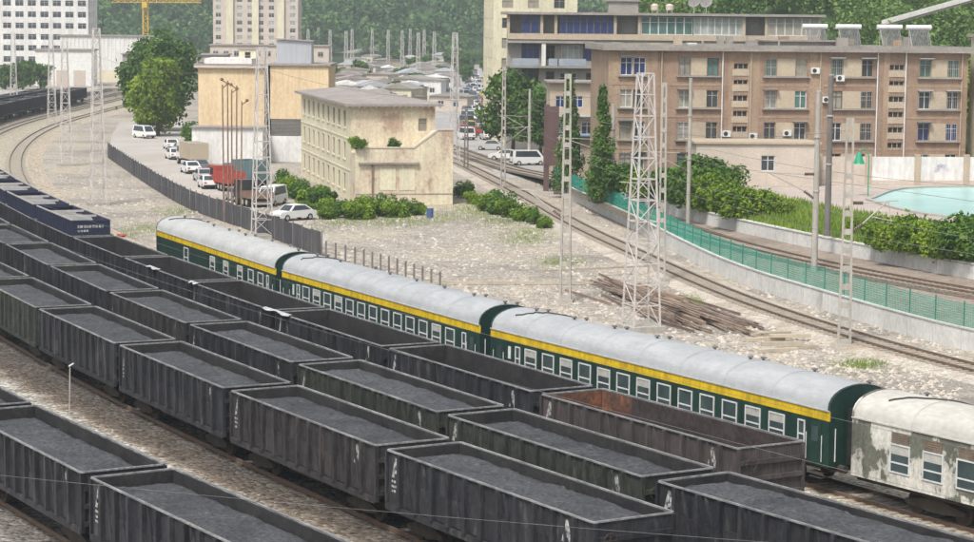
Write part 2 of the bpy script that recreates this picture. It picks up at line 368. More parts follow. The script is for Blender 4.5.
# ballast bed of the yard, with dirt bands that follow the tracks
def ballast_bed():
    offs = [-3.4,-2.2,-1.6,0,2,4,7,10,13,16,18,20,21.5,23,25,27,29,31,33,36,40,46]
    zs = [0.004,.14,.24]+[.24]*(len(offs)-3)
    idx = list(range(0, len(_base)-60, 3)); v = []; lat = []
    for i in idx:
        for o, z in zip(offs, zs):
            q = _base[i]+_nl[i]*o; v.append((q[0], q[1], z)); lat.append(o)
    n = len(offs); f = [(r*n+k, r*n+k+1, (r+1)*n+k+1, (r+1)*n+k) for r in range(len(idx)-1) for k in range(n-1)]
    me = bpy.data.meshes.new('ballast_bed'); me.from_pydata(v, [], [tuple(reversed(q)) for q in f])
    at_ = me.attributes.new('lat', 'FLOAT', 'POINT'); at_.data.foreach_set('value', lat)
    m = stones('yard_ballast', [(.11,.11,.105),(.45,.44,.415),(.27,.262,.248),(.62,.605,.57),(.37,.362,.34),(.19,.185,.175)], 5.2, 1.0, .12)
    nt = m.node_tree; N = nt.nodes; Lk = nt.links; b = N['Principled BSDF']
    src = b.inputs['Base Color'].links[0].from_socket
    a = N.new('ShaderNodeAttribute'); a.attribute_name = 'lat'
    nz = N.new('ShaderNodeTexNoise'); nz.inputs['Scale'].default_value = .5; nz.inputs['Detail'].default_value = 9; nz.inputs['Roughness'].default_value = .7
    Lk.new(N.new('ShaderNodeNewGeometry').outputs['Position'], nz.inputs['Vector'])
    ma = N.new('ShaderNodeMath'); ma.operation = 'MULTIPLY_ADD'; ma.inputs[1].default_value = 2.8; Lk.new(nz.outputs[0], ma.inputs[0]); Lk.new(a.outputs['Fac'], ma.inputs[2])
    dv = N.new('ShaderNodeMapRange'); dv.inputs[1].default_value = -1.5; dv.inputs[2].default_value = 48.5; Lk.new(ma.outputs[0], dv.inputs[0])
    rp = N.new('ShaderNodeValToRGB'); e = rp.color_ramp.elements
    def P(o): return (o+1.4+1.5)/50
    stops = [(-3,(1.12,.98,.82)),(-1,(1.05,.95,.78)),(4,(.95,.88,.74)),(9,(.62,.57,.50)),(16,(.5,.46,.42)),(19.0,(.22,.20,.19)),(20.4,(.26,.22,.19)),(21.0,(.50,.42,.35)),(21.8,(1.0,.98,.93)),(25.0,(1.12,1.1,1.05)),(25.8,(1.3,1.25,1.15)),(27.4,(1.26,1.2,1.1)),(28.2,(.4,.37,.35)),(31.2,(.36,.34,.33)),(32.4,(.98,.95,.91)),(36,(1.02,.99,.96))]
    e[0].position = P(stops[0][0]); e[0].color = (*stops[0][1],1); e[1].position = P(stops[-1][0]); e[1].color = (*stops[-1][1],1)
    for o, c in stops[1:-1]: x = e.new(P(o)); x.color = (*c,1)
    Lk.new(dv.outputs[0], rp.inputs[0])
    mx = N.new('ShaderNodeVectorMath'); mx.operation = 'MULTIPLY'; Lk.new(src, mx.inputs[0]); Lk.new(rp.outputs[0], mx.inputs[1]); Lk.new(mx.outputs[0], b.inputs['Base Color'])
    me.materials.append(m)
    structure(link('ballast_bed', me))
ballast_bed()

def track(name, pts, ztop, sleepers=True, smat=None, half=.7175):
    t = structure(empty(name, (0,0,0)))
    for o in (-half, half):
        r = MB(); sweep(r, offset_line(pts, o), .075, ztop-.165, ztop-.012); rr = r.build('rail', M_rail, t)
        h = MB(); sweep(h, offset_line(pts, o), .062, ztop-.012, ztop); h.build('rail_head', M_railtop, rr)
    if sleepers:
        s = MB(); acc = 0.0
        for i in range(len(pts)-1):
            d = pts[i+1]-pts[i]; L = d.length; d.normalize(); n = Vector((-d.y, d.x, 0))
            while acc < L:
                c = pts[i]+d*acc; c = Vector((c.x, c.y, c.z+ztop-.165-.05)); s.bar(c-n*1.25, c+n*1.25, .26, .14); acc += .62
            acc -= L
        o = s.build('sleepers', smat or M_sleeper, t); o['kind'] = 'stuff'
    return t
def rowpts(k, y0, y1):
    r = ROW[k]; return [Vector((r.p[i,0], r.p[i,1], 0)) for i in range(len(r.p)) if y0 <= r.p[i,1] <= y1][::3]
track('coach_track', rowpts('P', 30, 560), RAIL)
for k, nm in (('C','empty_wagon_track'),('B','middle_wagon_track'),('A','front_wagon_track'),('D','nearest_wagon_track')):
    track(nm, rowpts(k, 30, 560), RAIL, k == 'C')

R1 = smooth_line([(60,74),(42,93),(33,105.5),(26.3,118.6),(21,133.4),(16.3,151.9),(11.2,181.5),(7.8,203.6),(3.0,242),(-4.3,291.5),(-14,350),(-29,470),(-45,640),(-62,900)])
def bed(name, pts, m, half, z=.2, slope=.9):
    mb = MB(); l2 = offset_line(pts, half+slope, .006); l1 = offset_line(pts, half, z); r1 = offset_line(pts, -half, z); r2 = offset_line(pts, -half-slope, .006)
    mb.strip(l2, l1); mb.strip(l1, r1); mb.strip(r1, r2); return structure(mb.build(name, m))
bed('embankment_track_bed', R1, M_ballast_pale, 1.5)
track('embankment_track', R1, RAIL)
# upper line on the terrace
W1 = [(60,88),(44,103),(35,114.5),(28,126.5),(22.6,143.2),(17.6,164.1),(13.2,200.8),(8.9,232.9),(7.2,246.6)]
W2 = [(66,112),(50,127),(40,142),(32.5,155.3),(27.3,168.2),(21,186.9),(16.4,204),(13.2,226),(11.5,246.6)]
TZ = 1.2
w1 = smooth_line([(*p,0) for p in W1]); w2 = smooth_line([(*p,0) for p in W2])
def resample(pts, n):
    d = [0]
    for a, b in zip(pts, pts[1:]): d.append(d[-1]+(b-a).length)
    return [Vector((np.interp(t*d[-1], d, [p.x for p in pts]), np.interp(t*d[-1], d, [p.y for p in pts]), np.interp(t*d[-1], d, [p.z for p in pts]))) for t in np.linspace(0,1,n)]
w1r, w2r = resample(w1, 60), resample(w2, 60)
mb = MB(); zt = Vector((0,0,TZ))
for i in range(59): mb.quad(w1r[i]+zt, w2r[i]+zt, w2r[i+1]+zt, w1r[i+1]+zt)
e1, e2 = w1r[-1], w2r[-1]
mb.quad(e1+zt, e2+zt, e2+Vector((-1.5,26,.02)), e1+Vector((-4,26,.02)))
structure(mb.build('terrace', M_dirt))
# two more tracks of the far yard, left of the street
for dx, nm in ((7,'far_yard_track'),(13,'far_yard_loop')):
    pp_ = offset_line([p for p in R1 if p.y > 430], dx); track(nm, pp_, .25)
R2 = smooth_line([(62,107,TZ),(46,122,TZ),(38.5,133,TZ),(31.8,144.3,TZ),(25.6,157.5,TZ),(19.9,174.2,TZ),(15.6,193.2,TZ),(12.2,215,TZ),(9.6,240,TZ),(6.5,262,.5),(2,285,.05),(-8,340,0)])
track('terrace_track', R2, .30)
bed('terrace_track_bed', [p+Vector((0,0,.01)) for p in R2], M_ballast_dark, 1.4, .10, .6)
# retaining walls: cast panels with posts, children of the wall
def panel_wall(name, pts, z0, h, thick, pitch, m, label, cap=True):
    root = empty(name, (pts[0].x, pts[0].y, 0), 0, label, 'wall')
    d = 0; q = [pts[0]]; last = pts[0]
    rs = resample(pts, max(2, int(sum((b-a).length for a, b in zip(pts, pts[1:]))/pitch)+1))
    o0 = Vector((pts[0].x, pts[0].y, 0))
    for a, b in zip(rs, rs[1:]):
        a, b = a-o0, b-o0; dr = (b-a).normalized(); g = .02
        z = z0+random.uniform(-.02,.02)
        p = MB().bar(a+dr*g+Vector((0,0,(z0+z+h)/2)), b-dr*g+Vector((0,0,(z0+z+h)/2)), thick, z+h-z0); p.build('panel', m, root)
    if cap:
        c = MB(); sweep(c, [p-o0 for p in rs], thick+.12, z0+h+.03, z0+h+.13); c.build('coping', m, root)
    return root, rs
wall_low, rs1 = panel_wall('retaining_wall', w1, 0, TZ+.02, .3, 3.0, M_concw, 'long low concrete retaining wall carrying the green mesh fence')
wall_up, rs2 = panel_wall('retaining_wall', w2, TZ, 1.0, .35, 4.0, M_concw, 'pale concrete retaining wall below the bushes and lawn')
# green mesh fence on the low wall
fe = empty('mesh_fence', (rs1[0].x, rs1[0].y, TZ), 0, 'green wire mesh fence standing on the low retaining wall', 'fence')
o0 = Vector((rs1[0].x, rs1[0].y, 0))
def mesh_panel(a, b, h):
    mb = MB(); L = (b-a).length; d = (b-a).normalized()
    n = int(L/.19)
    for i in range(n+1):
        p = a+d*(L*i/n); mb.bar(p+Vector((0,0,.04)), p+Vector((0,0,h)), .03, .02)
    for i in range(10):
        z = .05+(h-.07)*i/9; mb.bar(a+Vector((0,0,z)), b+Vector((0,0,z)), .02, .035)
    return mb
for i in range(len(rs1)-1):
    a = rs1[i]-o0+Vector((0,0,.13)); b = rs1[i+1]-o0+Vector((0,0,.13)); d = (b-a).normalized()
    a, b = a+d*.05, b-d*.05
    if rs1[i].y < 100: continue
    pm = mesh_panel(a, b, 1.35).build('mesh_panel', M_mesh, fe)
    MB().box(-.04,.04,-.04,.04,0,1.5).build('post', M_meshpost, fe, loc=rs1[i]-o0+Vector((0,0,.13)))

# ground behind the upper wall: bank and forecourt
YC = 3.0
mb = MB()
for i in range(len(w2r)-1):
    a, b = w2r[i]+Vector((0,0,2.15)), w2r[i+1]+Vector((0,0,2.15)); o = offset_line(w2r, -9)
    mb.quad(a, Vector((o[i].x,o[i].y,YC)), Vector((o[i+1].x,o[i+1].y,YC)), b)
M_bank = stones('grassy_bank', [(.05,.08,.02),(.11,.15,.04),(.08,.11,.03),(.15,.19,.06)], 4, .6, .1, patch=[((.2,.17,.12),.55,.68,.5)], pscale=.2)
structure(mb.build('grass_bank', M_bank))
o = offset_line(w2r, -9)
far = [Vector((14,300,YC)), Vector((160,300,YC)), Vector((160,80,YC))]
mb = MB(); mb.poly([Vector((p.x,p.y,YC-.01)) for p in reversed(o)]+[Vector((160,95,YC-.01)),Vector((160,320,YC-.01)),Vector((12,320,YC-.01))][0:3])
M_court = mat('forecourt_paving', (.42,.36,.32), (.34,.30,.27), scale=.3, rough=.9, bscale=3, world=True)
structure(mb.build('forecourt', M_court))
mb = MB(); mb.quad((12,320,YC-.02),(o[-1].x,o[-1].y,YC-.02),(o[-1].x-6,o[-1].y+2,-.01),(5,320,-.01))
structure(mb.build('side_bank', M_dirt))

# parking lane and street sheets
lane = [at(108,157),at(150,186),at(191,207),at(250,228),at(318,252),at(330,236),at(300,222),at(262,212),at(236,190),at(205,163),at(196,140),at(200,122),at(120,122),at(112,135)]
structure(MB().poly([Vector((p.x,p.y,.006)) for p in lane]).build('yard_lane', M_road))
st = [(6,262),(0,268),(-3,300),(-14,350),(-28,470),(-44,650),(-60,900),(20,900),(12,600),(11,400),(9,330),(8,290)]
structure(MB().poly([(x+1.5,y,.008) for x,y in st]).build('street', M_street))

# ------------------------------------------------------------------ coal wagons
GL, GW = 13.1, 3.18
def bogie(parent, x, wheel_r=.42, base=1.75, z=0):
    b = MB()
    for s in (-1,1):
        b.prism([(-base/2-.35,.40),(-base/2-.35,.55),(-.35,.78),(.35,.78),(base/2+.35,.55),(base/2+.35,.40),(.3,.28),(-.3,.28)], s*1.0-.08, s*1.0+.08)
    b.box(-.2,.2,-1.05,1.05,.45,.75)
    o = b.build('bogie', M_under, parent); o.location = (x,0,z)
    for dx in (-base/2, base/2):
        for s in (-1,1):
            wh = MB(); wh.tube([(dx,s*.68,wheel_r),(dx,s*.82,wheel_r)], wheel_r, 14); wh.build('wheel', M_under, o)
    return o
def stencil(mb, x, y, s, z=2.45):
    """worn stencilled emblem and rows of lettering on the wagon side"""
    k = 1 if s > 0 else -1
    def q(a,b,c,d): mb.quad(*[(x+p[0],y,z+p[1]) for p in (a,b,c,d)])
    q((-.30,-.3),(-.12,-.3),(.06,.42),(-.06,.42)); q((.12,-.3),(.30,-.3),(.06,.42),(-.06,.42)); q((-.20,-.14),(.20,-.14),(.16,.0),(-.16,.0))
    for i in range(3):
        xx = -.3
        while xx < .4:
            l = random.uniform(.08,.2); q((xx,-.48-i*.17),(xx+l,-.48-i*.17),(xx+l,-.39-i*.17),(xx,-.39-i*.17)); xx += l+.05
def make_gondola(m, detail=True, M_inner=M_inner, M_far=None):
    root = empty('coal_wagon')
    hx, hy, z0, z1 = GL/2, 1.46, 1.12, 3.06
    for s in (-1,1):
        w_ = MB(); w_.box(-hx+.06,hx-.06,min(s*hy,s*(hy-.05)),max(s*hy,s*(hy-.05)),z0,z1)
        w_.build('side_wall', m, root)
        li = MB(); li.box(-hx+.12,hx-.12,min(s*(hy-.052),s*(hy-.062)),max(s*(hy-.052),s*(hy-.062)),z0+.06,z1-.01); li.build('inner_lining', M_inner, root)
        sill = MB(); sill.box(-hx,hx,min(s*(hy+.002),s*(hy+.10)),max(s*(hy+.002),s*(hy+.10)),z0-.16,z0+.06); sill.build('side_sill', m, root)
    for s in (-1,1):
        e = MB(); a, b = sorted((s*hx, s*(hx-.06))); e.box(a,b,-hy+.052,hy-.052,z0,z1); ew = e.build('end_wall', m, root)
        li = MB(); a, b = sorted((s*(hx-.062), s*(hx-.072))); li.box(a,b,-hy+.07,hy-.07,z0+.06,z1-.01); li.build('inner_lining', (M_far or M_inner) if s < 0 else M_inner, root)
        for zz in (1.25, 1.85, 2.45):
            r = MB(); a, b = sorted((s*(hx+.002), s*(hx+.11))); r.box(a,b,-hy+.02,hy-.02,zz,zz+.16); r.build('rib', m, ew)
        for sy in (-1,1):
            p = MB(); a, b = sorted((s*(hx+.002), s*(hx+.09))); c, d = sorted((sy*(hy+.08), sy*(hy-.06))); p.box(a,b,c,d,z0-.1,z1); p.build('corner_post', m, root)
    if M_far: box_obj('rusty_lining', M_far, root, -hx+.13,-hx+2.3,hy-.075,hy-.064,z0+.1,z1-.02)
    box_obj('floor', M_inner, root, -hx+.08,hx-.08,-hy+.06,hy-.06,z0-.06,z0+.05)
    # rim with rounded corners
    r = MB(); n = 5; oc = []; ic = []
    for cx_, cy_, a0 in ((hx-.12,1.47,0),(-hx+.12,1.47,90),(-hx+.12,-1.47,180),(hx-.12,-1.47,270)):
        for k in range(n+1):
            a = R(a0+90*k/n); oc.append((cx_+.16*math.cos(a), cy_+math.copysign(1,cy_)*-.08+.16*math.sin(a))); ic.append((cx_+.08*math.cos(a), cy_-math.copysign(.08,cy_)+.08*math.sin(a)))
    m_ = len(oc)
    r.v += [(x,y,z1+.001) for x,y in oc]+[(x,y,z1+.055) for x,y in oc]+[(x,y,z1+.001) for x,y in ic]+[(x,y,z1+.055) for x,y in ic]
    for i in range(m_):
        j = (i+1)%m_; r.f += [(i,j,m_+j,m_+i),(m_+i,m_+j,3*m_+j,3*m_+i),(3*m_+i,3*m_+j,2*m_+j,2*m_+i),(j,i,2*m_+i,2*m_+j)]
    r.build('top_rim', M_rim, root)
    # side stakes: tapered posts, and slanting bars between them
    xs = [-5.55,-4.35,-3.25,-2.15,-1.05,0,1.05,2.15,3.25,4.35,5.55]
    stake = MB().prism([(-.12,z0+.07),(.12,z0+.07),(.08,z1-.01),(-.08,z1-.01)], .002, .17).mesh('side_post', m)
    br = MB(); br.bar((-.30,.04,z0+.10),(.22,.04,z1-.05),.07,.09,up=(0,1,0)); br = br.mesh('slant_bar', m)
    door = MB().box(-.42,.42,.002,.035,z0+.12,z0+1.02).mesh('drop_door', m)
    for s in (-1,1):
        for x in xs:
            o = link('side_post', stake, root, (x, s*hy, 0)); o.rotation_euler[2] = 0 if s > 0 else math.pi
        if detail:
            for x in (-5.0,-3.8,-1.6,1.6,3.8,5.0):
                o = link('slant_bar', br, root, (x, s*hy, 0)); o.rotation_euler[2] = (0 if x*s > 0 else 0) if s > 0 else math.pi
            for i in range(10):
                x = (xs[i]+xs[i+1])/2; o = link('drop_door', door, root, (x, s*hy, 0)); o.rotation_euler[2] = 0 if s > 0 else math.pi
            for x in (-6.0, 5.0):
                st_ = MB(); stencil(st_, x+.02, s*(hy+.006), s); st_.build('stencil_mark', M_mark, root)
    u = MB(); u.box(-hx-.1,hx+.1,-.25,.25,.62,.98); u.box(-1.6,1.6,-1.2,1.2,.72,.96); u.build('underframe', M_under, root)
    for s in (-1,1):
        c = MB(); c.box(min(s*(hx+.1),s*(hx+.48)),max(s*(hx+.1),s*(hx+.48)),-.12,.12,.72,.95); c.build('coupler', M_under, root)
    for x in (-4.6, 4.6): bogie(root, x)
    if detail:
        t = MB(); c = (hx+.2, -1.0, 2.5)
        pts = [(c[0], c[1]+.24*math.cos(R(a)), c[2]+.24*math.sin(R(a))) for a in range(0,361,30)]
        t.tube(pts, .018, 5, cap=False); t.bar((c[0],c[1]-.24,c[2]),(c[0],c[1]+.24,c[2]),.03); t.bar((c[0],c[1],c[2]-.24),(c[0],c[1],c[2]+.24),.03); t.bar((hx+.05,c[1],c[2]),c,.04)
        t.build('brake_wheel', M_under, root)
        l = MB()
        for yy in (-1.42,-1.18): l.bar((-hx-.16,yy,z0-.2),(-hx-.16,yy,z1-.1),.025)
        for k in range(6): l.bar((-hx-.16,-1.42,z0+.1+k*.32),(-hx-.16,-1.18,z0+.1+k*.32),.022)
        l.build('ladder', m, root)
    return root
protoK = make_gondola(M_wag); protoG = make_gondola(M_wag_g); protoB = make_gondola(M_wag_b, True, M_innerbrown, M_innerrust); protoR = make_gondola(M_wag_r); protoS = make_gondola(M_wag, False)
protos = {'k':protoK,'g':protoG,'b':protoB,'r':protoR,'s':protoS}
for p in protos.values(): p.location = (0,-60,0)

def coal_mesh(seed, drop=.0, full=.0):
    rg = random.Random(seed); nx, ny = 72, 18; hx, hy = GL/2-.09, 1.38
    ph = [rg.uniform(0,6.28) for _ in range(8)]
    v = []; f = []
    for i in range(nx+1):
        for j in range(ny+1):
            x = -hx+2*hx*i/nx; y = -hy+2*hy*j/ny
            ex = min(1, (hx-abs(x))/ (1.9 if x < 0 else 1.2)); ey = min(1, (hy-abs(y))/.75)
            k = (1-(1-ex)**2)**.5*(1-(1-ey)**2)**.5
            z = 2.58+full+.32*k-drop
            z += .025*math.sin(x*.8+ph[0])+.02*math.sin(x*2.3+y*1.7+ph[1])+.015*math.sin(x*4.1-y*3+ph[2])
            z += rg.uniform(-.022,.022)+(rg.uniform(.02,.06) if rg.random() < .04 else 0)
            v.append((x,y,z))
    for i in range(nx):
        for j in range(ny):
            a = i*(ny+1)+j; f.append((a,a+ny+1,a+ny+2,a+1))
    me = bpy.data.meshes.new('coal_load'); me.from_pydata(v, [], f); me.materials.append(M_coal); return me
COAL = [coal_mesh(i, .05*(i%3)) for i in range(5)]+[coal_mesh(9, 0, .12)]

USED = set()
def place_on(row, s0, L, z=RAIL):
    a, b = ROW[row].pos(s0), ROW[row].pos(s0+L)      # a: near end, b: far end
    c = (a+b)/2; d = a-b
    return Vector((c.x, c.y, z)), math.atan2(d.y, d.x)
def vis(c, m=70):
    px = 487+FPX*c.x/c.y; return c.y > 30 and -m < px < 974+m
def wagon(row, s0, kind, label, coal=None, coal_label=None, group=None):
    c, rz = place_on(row, s0, GL); p = protos[kind]
    if kind in USED: o = copy_tree(p)
    else: o = p; kids(p); [kids(x) for x in p.children]; USED.add(kind)
    o.location = c; o.rotation_euler[2] = rz
    tag(o, label, 'wagon', group)
    if coal is not None:
        l = link('coal_load', COAL[coal], None, c, rz); tag(l, coal_label, 'coal', 'coal heaps in the wagons')
    return o
def row_start(row, px, py, z=3.56, side=1.55):
    q = at(px, py, z); return ROW[row].near(q)
PITCH = 13.97
def n_th(i): return ORD[i]
# row A: full side seen, ends at the bottom of the picture
s = row_start('A', 591.5, 521.7); i = 0; kindsA = ['k','r','k','k','g','r','k','g']; NA = 0
while True:
    c, _ = place_on('A', s+i*PITCH, GL)
    if c.y > 180: break
    if vis(c):
        which = 'end wagon' if i == 0 else n_th(i)+' behind its end wagon'
        wagon('A', s+i*PITCH, kindsA[i % 8], f'black coal wagon, {which}, in the row beside the gravel strip', i % 5, f'grey coal heap in the {"end wagon" if i==0 else n_th(i)+" wagon from the end"}, row beside the gravel', 'coal wagons beside the gravel strip'); NA = i
    i += 1
s = row_start('B', 641, 475.2); i = -1; n = 0
while True:
    c, _ = place_on('B', s+i*PITCH, GL)
    if c.y > 210: break
    if vis(c):
        wagon('B', s+i*PITCH, 'g' if i in (0,1) else ('r' if i in (3,6) else 'k'), f'black coal wagon, {n_th(n)} from the right edge, in the middle loaded row', 5 if i == -1 else (i+2) % 5, f'coal heap in the {n_th(n)} wagon from the right edge, middle loaded row', 'coal wagons of the middle row'); n += 1
    i += 1
s = row_start('C', 736.3, 447.5); i = 0
while i < 6:
    wagon('C', s+i*PITCH, 'b' if i == 0 else 'k', 'empty brownish wagon with a rusty inside, showing its ribbed end wall' if i == 0 else f'empty black wagon, {n_th(i)} behind the rusty one, beside the green coaches', group='empty wagons beside the coaches'); i += 1
# wagons carrying blue open-top containers
def make_container():
    root = empty('container'); hx, hy, z0, z1 = 6.3, 1.34, 1.20, 4.14
    b = MB()
    for s_ in (-1,1):
        b.box(-hx,hx,min(s_*hy,s_*(hy-.06)),max(s_*hy,s_*(hy-.06)),z0,z1)
        a, c = sorted((s_*hx, s_*(hx-.06))); b.box(a,c,-hy+.062,hy-.062,z0,z1)
    b.build('shell', M_blue, root)
    rib = MB().box(-.06,.06,.002,.05,3.1,z1-.1).mesh('rib', M_blue)
    for s_ in (-1,1):
        for k in range(15):
            o = link('rib', rib, root, (-5.95+k*.85, s_*hy, 0)); o.rotation_euler[2] = 0 if s_ > 0 else math.pi
    for x in (-hx+.06, -2.1, 2.1, hx-.06): box_obj('cross_bar', M_steel if abs(x) < 5 else M_blue, root, x-.09, x+.09, -hy+.07, hy-.07, z1-.12, z1+.012)
    for s_ in (-1,1): box_obj('top_rail', M_steel, root, -hx, hx, min(s_*(hy-.02),s_*(hy+.05)), max(s_*(hy-.02),s_*(hy+.05)), z1+.002, z1+.09)
    g = MB(); nx, ny = 30, 6
    for i_ in range(nx+1):
        for j in range(ny+1):
            g.v.append((-hx+.07+(2*hx-.14)*i_/nx, -hy+.07+(2*hy-.14)*j/ny, 3.72+.10*math.sin(i_*.9)+random.uniform(-.05,.05)))
    for i_ in range(nx):
        for j in range(ny): a = i_*(ny+1)+j; g.f.append((a,a+ny+1,a+ny+2,a+1))
    g.build('load', M_bluetop, root)
    t = MB(); x = hx+.005
    yy = -.95
    for k in range(9):
        l = random.uniform(.10,.2); t.quad((x,yy,3.62),(x,yy+l,3.62),(x,yy+l,3.80),(x,yy,3.80)); yy += l+.05
    yy = -.95
    for k in range(4):
        l = random.uniform(.10,.2); t.quad((x,yy,3.34),(x,yy+l,3.34),(x,yy+l,3.48),(x,yy,3.48)); yy += l+.05
    t.build('lettering', M_mark, root)
    return root
cont = make_container(); kids(cont)
n = 0
while i < 13:
    c, rz = place_on('C', s+i*PITCH, GL)
    if vis(c, 40):
        wagon('C', s+i*PITCH, 'k', f'dark wagon carrying a blue container, {n_th(n)} behind the empty wagons', group='wagons carrying blue containers')
        o = cont if n == 0 else copy_tree(cont); o.location = c; o.rotation_euler[2] = rz
        tag(o, 'blue open-top container with white lettering on its end, at the head of its row' if n == 0 else f'blue open-top container, {n_th(n)} behind the one with white lettering', 'container', 'blue open-top containers'); n += 1
    i += 1
# row D, bottom left
s = row_start('D', 92.2, 475.7)-GL
for i, lb in ((0,'at the bottom edge'),(1,'cut by the left edge, second from the bottom'),(2,'third from the bottom, only its far corner showing')):
    wagon('D', s+i*PITCH, 'k', f'black coal wagon of the nearest row, {lb}', (i+1) % 5, f'coal heap in the nearest row, {["wagon at the bottom edge","wagon cut by the left edge","wagon mostly beyond the left edge"][i]}', 'coal wagons of the nearest row')
# far train on the curve, upper left
for row, y0, y1, nm in (('B',325,478,'front'),('A',330,470,'rear')):
    s = ROW[row].near(ROW[row].p[np.argmin(abs(ROW[row].p[:,1]-y0))]); n = 0
    while True:
        c, _ = place_on(row, s, GL)
        if c.y > y1: break
        if vis(c, 40): wagon(row, s, 's', f'distant dark wagon on the left curve, {nm} row, {n_th(n)} from the left edge', n % 5, f'coal in the {n_th(n)} distant {nm} row wagon from the left edge', 'distant wagons on the curve'); n += 1
        s += PITCH
for k, p in protos.items():
    if k not in USED: print('unused proto', k)
# white plastic sheets caught on the rims of the empty row
M_sheet = mat('plastic_sheet', (.44,.45,.45), (.30,.31,.32), scale=3, rough=.5)
sC = row_start('C', 736.3, 447.5)
for k, (wi, u, L, lb) in enumerate(((2,.98,3.6,'nearest, on the rim of the third empty wagon'),(3,.95,1.3,'small one on the rim of the fourth empty wagon'),(4,.5,2.4,'farthest, crumpled, on the rim of the fifth empty wagon'))):
    c, rz = place_on('C', sC+wi*PITCH, GL); g = MB(); n = 16
    for i in range(n+1):
        for j in range(7):
            x = -L/2+L*i/n; t = (j-3)/3.0*(.5+.15*math.sin(i*.6+k)); g.v.append((x, t*.34, .02-.26*t*t+random.uniform(0,.015)))
    for i in range(n):
        for j in range(6): a = i*7+j; g.f.append((a,a+7,a+8,a+1))
    o = g.build('plastic_sheet', M_sheet, None, smooth=True); d = Vector((math.cos(rz), math.sin(rz), 0)); nn = Vector((-d.y, d.x, 0)); nn = nn if nn.y < 0 else -nn
    o.location = c+d*((u-.5)*-GL)+nn*1.5+Vector((0,0,3.17)); o.rotation_euler[2] = rz
    tag(o, f'white plastic sheet, {lb}', 'plastic sheet', 'white plastic sheets')

